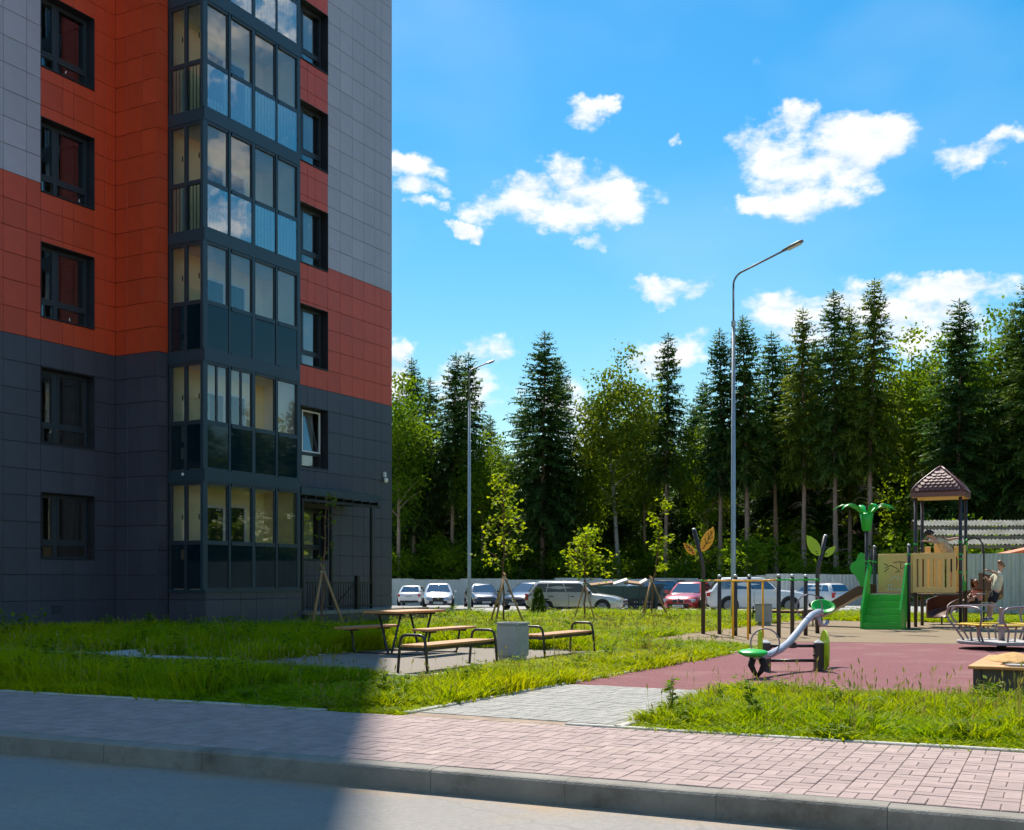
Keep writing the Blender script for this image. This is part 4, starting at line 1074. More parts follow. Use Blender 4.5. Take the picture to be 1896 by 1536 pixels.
# ---- young trees with stakes
def maple_leaf_cards(rg, P, size):
    n = len(P); d = rg.normal(size=(n, 3)); d[:, 2] = d[:, 2] * .5 - .35; d /= np.linalg.norm(d, axis=1, keepdims=True)
    nn = rg.normal(size=(n, 3)) * .6; nn[:, 2] += 1; nn /= np.linalg.norm(nn, axis=1, keepdims=True)
    v1 = tri_cards(P, d, nn, rg.uniform(.8, 1.2, n) * size, rg.uniform(.8, 1.2, n) * size * .8)
    sd = np.cross(d, nn); d2 = d * .5 + sd * .8; d2 /= np.linalg.norm(d2, axis=1, keepdims=True); d3 = d * .5 - sd * .8; d3 /= np.linalg.norm(d3, axis=1, keepdims=True)
    v2 = tri_cards(P, d2, nn, np.full(n, size * .75), np.full(n, size * .5)); v3 = tri_cards(P, d3, nn, np.full(n, size * .75), np.full(n, size * .5))
    return np.concatenate([v1, v2, v3])
def young_tree(name, label, px, Y, H, seed, branches, nleaf, size, m, stakes, lean=(0, 0), sh=1.25, zl=.32, spread=.8, tight=.14):
    p = DP(px, Y); t = thing(name, label, 'tree', p, TH); rr = random.Random(seed); rg = np.random.default_rng(seed)
    mb = MB(); n = 10; pts = [Vector((lean[0] * (i/n) ** 1.4 + rr.uniform(-.03, .03), rr.uniform(-.03, .03), H * i / n)) for i in range(n + 1)]
    mb.tube(pts, [.03 * (1 - .85 * i / n) + .004 for i in range(n + 1)], 6); nodes = []
    for i in range(branches):
        q = zl + (1 - zl) * (i + rr.random()) / branches; q = min(q, .97); k = q * n; j = min(n-1, int(k)); o = pts[j].lerp(pts[j+1], k - j); a = rr.uniform(0, 6.28)
        l = spread * rr.uniform(.5, 1) * (1.25 - q); d = Vector((math.cos(a), math.sin(a), 0)); e = o + d * l + Vector((0, 0, l * rr.uniform(.25, .7)))
        mb.tube([o, o.lerp(e, .5) + Vector((0, 0, .05)), e], [.012, .008, .003], 4, caps=False)
        for s_ in (.45, .7, .9, 1.0): nodes.append(o.lerp(e, s_))
    nodes.append(pts[-1])
    mb.build('trunk', M_stem, t, smooth=True)
    c = np.array([tuple(nodes[i]) for i in rg.integers(0, len(nodes), nleaf)]) + rg.normal(size=(nleaf, 3)) * tight
    link('crown', quads_mesh('crown', maple_leaf_cards(rg, c, size), m), None, t)
    for i in range(stakes):
        a = 2.2 + i * 6.283 / stakes + rr.uniform(-.15, .15); r_ = .62
        MB().tube([(math.cos(a) * r_, math.sin(a) * r_, -.05), (-math.cos(a) * .04, -math.sin(a) * .04, sh * 1.08 + .04 * i)], .032 if stakes > 2 else .022, 7).build('stake', M_wood, t, smooth=True)
    if stakes: MB().lathe([(.07, -.02), (.075, 0), (.07, .02)], (0, 0, sh), 8).build('tie_band', M_edge, t)
    return t
young_tree('young_maple', 'tall bushy young maple held by stakes behind the bench', 933, 34.5, 4.4, 3, 22, 450, .105, M_map, 3, (-.05, 0), 1.35, .36, .95, .13)
young_tree('young_maple', 'low round young maple with two crossed stakes by the silver estate car', 1083, 36.0, 2.75, 4, 18, 520, .105, M_map, 2, (0, 0), 1.15, .42, 1.45, .14)
young_tree('young_maple', 'slim sparse young maple leaning right beside the rubbish skip', 1205, 37.5, 3.9, 5, 11, 210, .12, M_map, 3, (.45, 0), 1.25, .36, .7, .09)
young_tree('bare_sapling', 'nearly leafless sapling in a stout wooden tripod beside the entrance', 597, 27.5, 3.35, 9, 10, 46, .10, M_weed, 3, (.1, 0), 1.5, .42, .75, .05)
def thuja():
    t = thing('thuja', 'small dark green conical thuja in front of the silver estate car', 'shrub', DP(997, 40)); rg = np.random.default_rng(3); n = 700
    z = rg.uniform(.05, 1, n) ** .8; a = rg.uniform(0, 6.28, n); r_ = (.24 * np.sqrt(np.clip(1 - z, 0, 1)) + .03) * rg.uniform(.6, 1.05, n)
    P = np.stack([np.cos(a) * r_, np.sin(a) * r_, z * .98], 1); d = np.stack([np.cos(a) * .35, np.sin(a) * .35, np.ones(n)], 1); d /= np.linalg.norm(d, axis=1, keepdims=True)
    nn = rg.normal(size=(n, 3)); nn /= np.linalg.norm(nn, axis=1, keepdims=True)
    link('foliage', quads_mesh('foliage', tri_cards(P, d, nn, np.full(n, .12), np.full(n, .05)), M_thu), None, t)
    MB().tube([(0,0,-.05),(0,0,.6)], .02, 6).build('stem', M_stem, t)
thuja()
def weed(px, py, h, seed, label, n=26, w=.10, size=.06):
    p = GP(px, py); t = thing('weed_plant', label, 'plant', p, 0, 'wild plants in the lawns'); rr = random.Random(seed); rg = np.random.default_rng(seed); nodes = []; k = rr.choice((3, 4, 5))
    for i in range(k):
        a = rr.uniform(0, 6.28); l = h * rr.uniform(.6, 1); e = Vector((math.cos(a) * w * rr.uniform(.3, 1.2), math.sin(a) * w * rr.uniform(.3, 1.2), l)); m_ = e * .5 + Vector((0, 0, .03))
        MB().tube([(0, 0, -.02), m_, e], [.005, .004, .002], 4, caps=False).build('stem', M_weed, t)
        for s_ in np.linspace(.3, 1, n // k): nodes.append(Vector((0, 0, 0)).lerp(e, s_))
    c = np.array([tuple(v) for v in nodes]); m2 = len(c); d = rg.normal(size=(m2, 3)); d[:, 2] = .25; d /= np.linalg.norm(d, axis=1, keepdims=True); nn = rg.normal(size=(m2, 3)) * .4; nn[:, 2] += 1
    nn /= np.linalg.norm(nn, axis=1, keepdims=True)
    link('foliage', quads_mesh('foliage', tri_cards(c, d, nn, rg.uniform(.8, 1.4, m2) * size, rg.uniform(.5, .8, m2) * size), M_weed), None, t)
for i, (px, py, h, n, w, s_, lab) in enumerate([
    (1245, 1318, .36, 40, .12, .07, 'leafy weed at the corner where the grey path meets the right lawn'),
    (1398, 1330, .40, 40, .14, .07, 'leafy weed in the right lawn below the low end of the seesaw'),
    (1545, 1345, .22, 40, .16, .08, 'low dark weed in the middle of the right lawn'),
    (1325, 1312, .30, 24, .10, .06, 'small weed beside the path corner weed'),
    (710, 1290, .34, 50, .18, .07, 'bushy weed at the edge of the building shadow in the lawn'),
    (742, 1300, .28, 40, .15, .06, 'smaller sunlit weed just right of the shadow edge'),
    (660, 1300, .22, 40, .16, .07, 'dark weed in shade left of the shadow edge'),
    (160, 1262, .55, 34, .22, .10, 'tall branching weed in the shaded lawn at the left'),
    (275, 1262, .38, 30, .2, .09, 'shorter weed right of the tall branching weed in shade'),
    (280, 1178, .75, 46, .2, .12, 'tall pale leafed weed against the dark wall by the balcony'),
    (58, 1190, .70, 46, .25, .13, 'leafy weed against the dark wall at the left edge'),
    (15, 1195, .80, 30, .2, .14, 'weed cut by the left edge of the picture'),
    (1130, 1222, .34, 60, .18, .07, 'bright weed right of the far bench end'),
    (1060, 1178, .45, 60, .3, .09, 'leafy clump at the foot of the round young maple'),
    (1145, 1165, .40, 60, .3, .09, 'leafy clump left of the sparse young maple'),
    (820, 1152, .55, 80, .45, .10, 'dense green clump behind the picnic table'),
    (590, 1172, .45, 80, .45, .10, 'dense clump at the foot of the leafless sapling'),
    (1838, 1312, .34, 30, .12, .09, 'broad-bladed tuft in front of the sandbox'),
]): weed(px, py, h, 200 + i, lab, n, w, s_)
# ------------------------------------------------------------------ street and playground furniture
M_plank = mat('oiled_plank', (.44,.20,.065), .6, var=.22, scale=5, stretch=(6,.6,6), bump=.15, objvar=.12)
M_plankx = mat('oiled_plank_x', (.52,.25,.07), .6, var=.22, scale=5, stretch=(.6,6,6), bump=.15, objvar=.12)
M_bench = mat('bench_metal', (.022,.022,.024), .38, var=.15, scale=8)
M_bin = mat('bin_concrete', (.36,.36,.355), .9, var=.12, scale=5, bump=.35, bscale=50, dirt=((.24,.23,.21), 3, .58, .5))
M_galv = mat('galvanised_steel', (.42,.45,.46), .45, metal=.55, var=.12, scale=4)
M_lamp = mat('lamp_housing', (.20,.20,.21), .45, var=.1)
M_gpl = mat('green_plastic', (.012,.440,.036), .32, var=.08, scale=3)
M_lime = mat('lime_board', (.360,.560,.010), .4, var=.08, scale=3)
M_orl = mat('orange_board', (.92,.42,.008), .4, var=.08, scale=3)
M_ory = mat('orange_yellow_paint', (.90,.42,.008), .4, var=.1, scale=6)
M_yel = mat('yellow_board', (.80,.52,.010), .4, var=.08)
M_tanb = mat('tan_board', (.93,.57,.21), .5, var=.06, scale=2)
M_brn = mat('brown_plastic', (.105,.040,.018), .33, var=.12, scale=3)
M_post = mat('anthracite_post', (.045,.034,.034), .42, var=.15, scale=5)
M_roof = mat('brown_roof_plastic', (.175,.070,.058), .38, var=.08, scale=4)
M_grt = mat('grey_tube_paint', (.40,.42,.48), .32, var=.06, scale=4)
M_pur = mat('dusty_mauve_tube', (.26,.21,.24), .35, metal=.2, var=.1)
M_rub = mat('black_rubber', (.010,.009,.009), .7, var=.2)
M_olive = mat('olive_board', (.055,.055,.040), .5, var=.08)
M_sandh = mat('play_sand', (.52,.30,.11), .95, var=.25, scale=14, bump=.6, bscale=60)
M_pad2 = mat('grey_pad', (.34,.33,.33), .7, var=.08)
M_rdot = mat('red_spot', (.55,.02,.015), .4)
M_blue = mat('blue_mark', (.05,.22,.65), .4)
M_corr = mat('zinc_sheet', (.68,.67,.63), .5, metal=.15, var=.10, scale=1.2, stretch=(3,3,.4), dirt=((.36,.34,.31), .8, .55, .5))
M_corr2 = mat('weathered_sheet', (.56,.55,.52), .55, metal=.1, var=.14, scale=1.2, stretch=(3,3,.4), dirt=((.25,.23,.2), .8, .5, .5))
M_slate = mat('asbestos_sheet', (.20,.20,.175), .9, var=.35, scale=2.5, bump=.2, dirt=((.07,.08,.035), 1.2, .48, .85))  # dark green blotches stand for moss and for dappled tree shade painted in
M_timb = mat('grey_timber', (.24,.19,.13), .9, var=.25, scale=3)

def planks_y(n, w, l, z, gap, m, parent, th=.035, x0=0.0, y0=0.0, nm='plank', ch=.006):
    tot = n * w + (n - 1) * gap
    for i in range(n):
        MB().box((x0 - tot/2 + w/2 + i * (w + gap), y0, z), (w, l, th), None, ch).build(nm, m, parent)
def bench(label, loc, rz, group='park benches with hoop arms'):
    t = thing('park_bench', label, 'bench', loc, rz, group)
    planks_y(4, .092, 2.02, .372, .010, M_plank, t)
    for x in (-.15, .15): MB().bb(x - .02, x + .02, -1.0, 1.0, .305, .352).build('seat_rail', M_bench, t)
    for y in (-.99, .99):
        path = [(-.25, y, -.02), (-.215, y, .37)] + [tuple(p) for p in arc((-.11, y, .43), .095, math.pi, math.pi/2, 5, (1,0,0), (0,0,1))] + [tuple(p) for p in arc((.11, y, .43), .095, math.pi/2, 0, 5, (1,0,0), (0,0,1))] + [(.215, y, .37), (.25, y, -.02)]
        path = [path[0], path[1]] + path[2:]
        MB().tube(path, .021, 8).build('hoop_arm', M_bench, t, smooth=True)
        MB().bb(-.2, .2, y - .015, y + .015, .315, .35).build('cross_bar', M_bench, t)
    return t
bench('long wooden bench with hoop arms left of the grey concrete bin', (-8.79, 14.33, 0), 0.0)
bench('long wooden bench with hoop arms right of the grey concrete bin', (-8.69, 17.75, 0), 0.0)
b3 = DP(1457, 34.0); bench('far wooden bench beside the small bin behind the climbing bars', (b3.x, b3.y, 0), math.pi/2 - .15)
def bin_(label, loc):
    t = thing('concrete_bin', label, 'bin', loc, 0, 'concrete litter bins'); s = .40
    MB().box((0,0,.33), (s, s, .52), None, .03).build('body', M_bin, t)
    MB().box((0,0,.04), (s-.06, s-.06, .10), None, .01).build('foot', M_bin, t)
    m = MB(); m.bb(-s/2-.004, s/2+.004, -s/2-.004, -s/2+.05, .591, .62); m.bb(-s/2-.004, s/2+.004, s/2-.05, s/2+.004, .591, .62); m.bb(-s/2-.004, -s/2+.05, -s/2+.05, s/2-.05, .591, .62); m.bb(s/2-.05, s/2+.004, -s/2+.05, s/2-.05, .591, .62)
    m.build('rim', M_bin, t); MB().bb(-s/2+.05, s/2-.05, -s/2+.05, s/2-.05, .50, .5915).build('liner', M_lamp, t)
bin_('square grey concrete bin between the two long benches', (-8.66, 16.04, 0))
p = GP(1414, 1157); bin_('small square concrete bin behind the climbing bars', (p.x, p.y, 0))
def picnic():
    a = cw(-1.9, 20.35); t = thing('picnic_table', 'wooden picnic table with two attached benches on V legs', 'table', (a[0], a[1], 0), R(-1))
    planks_y(5, .14, 1.55, .735, .008, M_plank, t, .04, nm='top_plank')
    for y in (-.48, .48):
        for sx in (-1, 1): MB().tube([(sx * .03, y, -.01), (sx * .05, y, .06), (sx * .23, y, .69)], .021, 8).build('table_leg', M_bench, t, smooth=True)
        MB().bb(-.3, .3, y - .03, y + .03, .675, .712).build('table_bracket', M_bench, t)
        MB().bb(-.78, .78, y - .02, y + .02, -.006, .018).build('ground_bar', M_bench, t)
    for sx in (-1, 1):
        planks_y(2, .17, 1.55, .445, .008, M_plank, t, .04, sx * .83, nm='bench_plank')
        for y in (-.48, .48):
            MB().tube([(sx*.68, y, .0), (sx*.76, y, .015), (sx*.79, y, .08), (sx*.81, y, .25), (sx*.84, y, .41)], .019, 8).build('bench_leg', M_bench, t, smooth=True)
            MB().bb(sx*.83-.13, sx*.83+.13, y - .03, y + .03, .39, .424).build('bench_bracket', M_bench, t)
picnic()
def lamp(label, px, Y, H, az):
    p = DP(px, Y); t = thing('street_lamp', label, 'street lamp', p, az, 'street lamps')
    MB().tube([(0,0,-.1), (0,0,.5), (0,0,H - 1.75)], [.085, .083, .055], 12).build('pole', M_galv, t, smooth=True)
    MB().lathe([(.062, 0), (.07, .02), (.07, .16), (.06, .18)], (0,0,H - 1.85), 12).build('collar', M_galv, t)
    pth = [(0,0,H - 1.8), (0,0,H - .55)] + [tuple(q) for q in arc((.42, 0, H - .55), .42, math.pi, math.pi * .63, 7, (1,0,0), (0,0,1))]
    e = Vector(pth[-1]); d = Vector((math.cos(R(20)), 0, math.sin(R(20)))); pth.append(tuple(e + d * 1.42))
    MB().tube(pth, .033, 8).build('arm', M_lamp, t, smooth=True)
    q = d.to_track_quat('X', 'Z').to_matrix(); c = e + d * 1.72
    hd = MB(); prof = [(-.34,.05,.025),(-.30,.08,.035),(-.05,.13,.05),(.22,.135,.05),(.33,.10,.04),(.36,.05,.02)]
    rings = [[c + q @ Vector((x, w * math.cos(k*math.pi/5), h * math.sin(k*math.pi/5) + .01)) for k in range(10)] for (x, w, h) in prof]
    hd.loft(rings); hd.build('lamp_head', M_lamp, t, smooth=True)
    MB().box(c + q @ Vector((.05, 0, -.045)), (.42, .18, .012), q).build('diffuser', M_pvc, t)
lamp('taller grey street lamp in front of the forest with its arm to the right', 1358, 36.0, 11.15, R(0))
lamp('smaller distant grey street lamp beside the apartment block', 869, 51.5, 11.25, R(90))

# ---- climbing bars with leaf posts
LEAF = [(0,0),(.20,.10),(.34,.30),(.36,.52),(.28,.75),(.10,1.0),(-.10,.86),(-.26,.66),(-.32,.44),(-.26,.2),(-.12,.05)]
def leaf_board(t, base, tip, size, m, veins, nm='leaf_board'):
    """flat leaf, its plane facing the lawn (camera-right / up)"""
    base = Vector(base); tip = Vector(tip); U = (tip - base); Lh = U.length; U.normalize(); Wd = Vector((0, 1, 0)); V = U.cross(Wd).normalized()
    pts = [(p[0] * Lh * size, p[1] * Lh) for p in LEAF]
    o = MB().prism(pts, base - Wd * .012, V, U, .024).build(nm, m, t)
    if veins:
        for (a, b) in (((0,.1),(0,.9)), ((0,.3),(.22,.48)), ((0,.3),(-.2,.46)), ((0,.5),(.2,.7)), ((0,.5),(-.17,.66)), ((0,.68),(.1,.82))):
            A = base + U * (a[1] * Lh) + V * (a[0] * Lh * size) - Wd * .03; B = base + U * (b[1] * Lh) + V * (b[0] * Lh * size) - Wd * .03
            MB().tube([A, B], .006, 4).build('vein', M_post, o)
    for s in (.12, .22): MB().ell(base + U * (s * Lh) - Wd * .032 + V * .02, (.016, .012, .016), 6, 4).build('bolt', M_rdot if veins else M_black, o)
def bars():
    o = GP(1380, 1176); t = thing('climbing_bars', 'row of dark posts joined by orange and green bars with leaf boards', 'play equipment', (o.x, o.y, 0), TH)
    def LP(px, py, z=0):
        p = GP(px, py); d = Matrix.Rotation(-TH, 3, 'Z') @ (Vector((p.x, p.y, 0)) - Vector((o.x, o.y, 0))); return Vector((d.x, d.y, z))
    def post(b, h, cap=True):
        MB().tube([b - Vector((0,0,.05)), b + Vector((0,0,h))], .048, 10).build('post', M_post, t, smooth=True)
        if cap: MB().lathe([(.05,0),(.05,.03),(.035,.055),(.008,.065)], b + Vector((0,0,h)), 10).build('cap', M_galv, t, smooth=True)
    def clamp(b, z): MB().lathe([(.058,-.025),(.066,-.02),(.066,.02),(.058,.025)], b + Vector((0,0,z)), 10).build('clamp', M_gpl, t)
    P1 = LP(1302, 1173); Pn = [LP(1332, 1173.5), LP(1361.6, 1176.5), LP(1387, 1172.5)]
    A = [LP(1441.8, 1180), LP(1467, 1177), LP(1491.7, 1176)]; D = LP(1513.5, 1172)
    for q in Pn + A: post(q, 1.36)
    for q in Pn: clamp(q, 1.27)
    for q in A + [D]: clamp(q, 1.30)
    clamp(P1, 1.28)
    # bent leaf posts
    k = (27.6) / FPX
    MB().tube([P1 - Vector((0,0,.05)), P1 + Vector((0,0,1.55)), P1 + Vector((-.03,0,1.75)), P1 + Vector((-.22,0,2.5))], .05, 10).build('leaf_post', M_post, t, smooth=True)
    MB().ell(P1 + Vector((-.225,0,2.51)), (.05,.05,.03)).build('cap', M_galv, t, smooth=True)
    MB().tube([D - Vector((0,0,.05)), D + Vector((0,0,1.40)), D + Vector((.03,0,1.6)), D + Vector((.19,0,2.36))], .05, 10).build('leaf_post', M_post, t, smooth=True)
    MB().ell(D + Vector((.195,0,2.37)), (.05,.05,.03)).build('cap', M_galv, t, smooth=True)
    Fw = Vector((0, -.055, 0))
    leaf_board(t, P1 + Vector((-.04,0,1.98)) + Fw, P1 + Vector((.27,0,2.56)) + Fw, .62, M_orl, True)
    leaf_board(t, P1 + Vector((-.20,0,1.90)) + Fw, P1 + Vector((-.47,0,2.20)) + Fw, .66, M_orl, True)
    leaf_board(t, D + Vector((.03,0,1.88)) + Fw, D + Vector((-.24,0,2.40)) + Fw, .70, M_lime, False)
    leaf_board(t, D + Vector((.16,0,1.86)) + Fw, D + Vector((.44,0,2.10)) + Fw, .62, M_lime, False)
    Ys = [LP(1357, 1181.5), LP(1385, 1183.5), LP(1412.5, 1180)]
    pts = [P1] + Ys + [A[0]]
    for i, (a, b) in enumerate(zip(pts, pts[1:])):
        MB().tube([a + Vector((0,0,1.28)), b + Vector((0,0,1.28 if i < 3 else 1.30))], .02, 8).build('orange_bar', M_ory, t, smooth=True)
    for q in Ys:
        MB().tube([q - Vector((0,0,.05)), q + Vector((0,0,1.27))], .023, 8).build('yellow_upright', M_ory, t, smooth=True)
        MB().ell(q + Vector((0,0,1.275)), (.035,.035,.03), 8, 5).build('joint', M_yel, t, smooth=True)
    for a, b in zip(A + [D], (A + [D])[1:]): MB().tube([a + Vector((0,0,1.30)), b + Vector((0,0,1.30))], .018, 8).build('green_bar', M_gpl, t, smooth=True)
bars()

# ---- play tower with stairs, two slides, palm and climber
def tower():
    AX0, AX1, AY0, AY1 = -6.26, -5.16, 31.86, 32.96; BX1, BY1 = -4.0, 34.1
    t = thing('play_tower', 'playground tower with brown roof, green stairs, brown slides and plastic palm', 'play equipment', (AX1, AY1, 0))
    W = lambda mb, nm, m, par=None, sm=False: mb.build(nm, m, par or t, sm, world=True)
    def post(x, y, h, cap=True):
        o = W(MB().tube([(x,y,-.05),(x,y,h)], .046, 10), 'post', M_post, sm=True)
        if cap: W(MB().lathe([(.048,0),(.048,.03),(.03,.055),(.006,.062)], (x,y,h), 10), 'cap', M_galv, sm=True)
    post(AX1, AY0, 2.2); post(AX0, AY1, 2.2); post(AX0, AY0, 2.72, False)
    for (x, y) in ((AX1, AY1), (BX1, AY1), (AX1, BY1), (BX1, BY1)): post(x, y, 3.66, False)
    W(MB().box(((AX0+AX1)/2, (AY0+AY1)/2, .89), (1.04, 1.04, .06), None, .01), 'platform', M_post)
    W(MB().box(((AX1+BX1)/2, (AY1+BY1)/2, .89), (1.10, 1.08, .06), None, .01), 'platform', M_post)
    # clamps
    for (x, y, zs) in ((AX1, AY0, (1.98, 1.72)), (AX0, AY1, (1.8, 1.0)), (AX0, AY0, (1.8, 1.68, 1.2)), (BX1, AY1, (2.32, 2.0, 1.86, 1.5)), (BX1, BY1, (2.3, 1.5)), (AX1, AY1, (2.28, 2.0))):
        for z in zs: W(MB().lathe([(.052,-.022),(.064,-.018),(.064,.018),(.052,.022)], (x, y, z), 10), 'clamp', M_gpl)
    # panel with a drawn branch, behind the stairs
    pn = W(MB().box(((AX0+AX1)/2 + .02, AY1 + .06, 1.48), (.98, .028, 1.08), None, .012), 'drawing_panel', M_tanb)
    def stroke(pts, m, r=.009):
        c = Vector(((AX0+AX1)/2, AY1 + .042, 1.0)); W(MB().tube([c + Vector((x, 0, z)) for (x, z) in pts], r, 4), 'drawn_line', m, pn)
    stroke([(-.05,.78),(.12,.80),(.28,.78)], M_black); stroke([(.15,.80),(.15,.58)], M_black); stroke([(-.28,.62),(-.12,.70),(.05,.62),(.14,.50)], M_black); stroke([(-.28,.52),(-.18,.62)], M_black); stroke([(-.2,.70),(-.3,.75)], M_black)
    stroke([(.18,.60),(.3,.70),(.42,.62)], M_black); stroke([(.0,.50),(.1,.54)], M_black)
    stroke([(-.15,.30),(.0,.38),(.12,.30)], M_pvc, .012); stroke([(-.26,.02),(.42,.02)], M_pvc, .012); stroke([(-.18,.02),(-.18,.16),(-.10,.16),(-.10,.05)], M_pvc, .01); stroke([(.18,.30),(.3,.37),(.38,.30)], M_pvc, .012)
    # slatted panel in front of the tower
    x0, x1, y = AX1 - .06, BX1 - .10, AY1 - .085; w_ = x1 - x0
    fp_ = W(MB().box(((x0+x1)/2, y, 1.95), (w_, .03, .17), None, .012), 'slat_panel_rail', M_tanb); W(MB().box(((x0+x1)/2, y, 1.02), (w_, .03, .15), None, .012), 'slat_panel_rail', M_tanb)
    n = 8; g = .045; sw_ = (w_ - (n-1) * g) / n
    for i in range(n):
        ww = sw_
        W(MB().box((x0 + sw_/2 + i * (sw_ + g), y + .001, 1.48), (ww, .028, .78), None, .006), 'slat', M_tanb)
    for i in range(2): W(MB().tube([(x0 + .28 + i * .17, y + .3, .92), (x0 + .28 + i*.17, y + .3, 1.9)], .02, 6), 'yellow_bar', M_yel)
    # boards behind and beside the tower platform
    for i, (xa, wb, zt) in enumerate(((AX1 + .16, .16, 2.24), (AX1 + .44, .22, 2.30), (BX1 - .20, .20, 2.24))):
        W(MB().box((xa, BY1 - .07, (zt + .95)/2), (wb, .028, zt - .95), None, .01), 'back_board', M_tanb)
    W(MB().box((BX1 + .07, AY1 + .30, 1.75), (.03, .30, 1.0), None, .014), 'side_board', M_tanb)
    W(MB().prism([(0,0),(.42,0),(.46,.35),(.3,.6),(.1,.56),(0,.35)], (BX1 + .05, AY1 + .12, 1.0), (0,1,0), (0,0,1), .03), 'green_side_board', M_gpl)
    W(MB().prism([(0,0),(.3,0),(.34,.2),(.2,.34),(0,.28)], (BX1 + .05, AY1 + .62, 2.1), (0,1,0), (0,0,1), .03), 'green_side_board', M_gpl)
    # roof
    cx, cy_ = (AX1+BX1)/2, (AY1+BY1)/2; hb = .69; ze, zp = 3.70, 4.42
    rf = MB(); prof = [(hb, ze - .13), (hb + .012, ze - .12), (hb + .012, ze - .01), (hb - .01, ze + .01)]
    for k in range(1, 8):
        s = k / 8; prof.append((hb * (1 - s) * (1 + .10 * math.sin(math.pi * s)) + .05 * s, ze + (zp - ze) * (s ** .93)))
    prof.append((.02, zp + .012))
    rings = [[(cx - r_, cy_ - r_, z), (cx + r_, cy_ - r_, z), (cx + r_, cy_ + r_, z), (cx - r_, cy_ + r_, z)] for (r_, z) in prof]
    rf.loft(rings); ro = W(rf, 'roof', M_roof)
    W(MB().bb(cx - hb + .04, cx + hb - .04, cy_ - hb + .04, cy_ + hb - .04, ze - .145, ze - .128), 'soffit', M_tanb, ro)
    for sx, sy in ((-1,-1),(1,-1),(1,1),(-1,1)):                # hip ribs
        W(MB().tube([(cx + sx * r_ , cy_ + sy * r_, z + .008) for (r_, z) in prof[3:]], .03, 6), 'hip_rib', M_roof, ro, True)
    sh = MB(); npt = 7; fr_ = [(math.cos(math.pi * i / npt) * .066, -math.sin(math.pi * i / npt) * .07) for i in range(npt + 1)]
    sh.prism(fr_ + [(-.066, .03), (.066, .03)][::1], (0,0,0), (1,0,0), (0,0,1), .0); sh = MB()
    pts2 = [(.066, .045)] + [(math.cos(math.pi * i / npt) * .066, -math.sin(math.pi * i / npt) * .075) for i in range(npt + 1)] + [(-.066, .045)]
    sh.prism(pts2, (0, .008, 0), (1,0,0), (0,0,1), .02); shm = sh.mesh('shingle'); shm.materials.append(M_roof)
    for side in range(4):
        rot = Matrix.Rotation(side * math.pi/2, 3, 'Z')
        for row in range(7):
            s = .06 + row * .112; s2 = s + .05
            rr0 = np.interp(s, [i/8 for i in range(8)], [hb] + [p_[0] for p_ in prof[4:11]]); z0 = ze + (zp - ze) * s ** .93
            rr1 = np.interp(s2, [i/8 for i in range(8)], [hb] + [p_[0] for p_ in prof[4:11]]); z1 = ze + (zp - ze) * s2 ** .93
            slope = math.atan2(rr0 - rr1, z1 - z0); wfree = 2 * (rr0 - .07); n = int(wfree / .128)
            if n < 1: continue
            for i in range(n):
                x = (i - (n - 1) / 2) * .128 + (.0 if row % 2 else .0)
                o = bpy.data.objects.new('shingle', shm); COL.objects.link(o); o.parent = ro
                lp = rot @ Vector((x, -rr0 - .012, 0)); o.location = Vector((cx + lp.x, cy_ + lp.y, z0 + .03)) - t.location
                o.rotation_euler = (rot @ Matrix.Rotation(-slope - .20, 3, 'X')).to_euler()
    # stairs
    for x in (AX0 + .06, AX1 - .06):
        out = [(AY0 - 1.0, -.02), (AY0 - 1.0, .52), (AY0 - .10, 1.70), (AY0 - .05, 1.74), (AY0 + .02, 1.72), (AY0 + .04, 1.6), (AY0 + .04, .85), (AY0 - .2, -.02)]
        W(MB().prism(out, (x - .03, 0, 0), (0,1,0), (0,0,1), .06), 'stair_side', M_gpl)
    for i in range(5):
        yy = AY0 - .95 + i * .195; z = .18 * (i + 1)
        W(MB().bb(AX0 + .092, AX1 - .092, yy, yy + .02, z - .18, z - .012), 'riser', M_gpl)
        W(MB().bb(AX0 + .092, AX1 - .092, yy - .012, yy + .205, z - .011, z), 'tread', M_gpl)
    # straight slide to the left
    sl = [(-6.16,.93),(-6.42,.92),(-6.6,.85),(-7.45,.34),(-7.75,.20),(-8.08,.19)]; yc = 32.42
    def trough(pts, side, wid=.27, wall=.25, th=.03):
        rings = []
        for (x, z) in pts:
            sec = [(-wid-th, wall),(-wid-th, -th),(wid+th, -th),(wid+th, wall),(wid, wall),(wid, .03),(wid-.05, 0),(-wid+.05, 0),(-wid,.03),(-wid, wall)]
            rings.append([(x, yc + a, z + b) for a, b in sec])
        return MB().loft(rings)
    smooth_by_angle(W(trough(sl, 0), 'slide', M_brn), 50)
    for yy in (yc - .2, yc + .2): W(MB().tube([(-7.8, yy, -.02), (-7.8, yy, .18)], .02, 6), 'slide_leg', M_post)
    fin = [(0,0),(.06,.42),(-.02,.50),(-.10,.86),(-.2,.88),(-.30,.80),(-.36,.62),(-.52,.55),(-.60,.42),(-.55,.25),(-.42,.15),(-.28,-.05),(-.2,-.22),(-.05,-.22)]
    for yy in (yc - .32, yc + .32): W(MB().prism([(a*.72, b*.85) for a, b in fin], (-6.32, yy, 1.30), (1,0,0), (0,0,1), .03), 'entrance_board', M_gpl)
    W(MB().tube([(-6.3, yc - .4, 1.82), (-6.3, yc + .45, 1.82)], .018, 6), 'grab_bar', M_gpl)
    # palm
    x, y = AX0, AY0
    W(MB().lathe([(.085,2.62),(.12,2.66),(.15,2.86),(.185,3.08),(.17,3.10),(.05,3.12)], (x, y, 0), 12), 'palm_cup', M_gpl, sm=True)
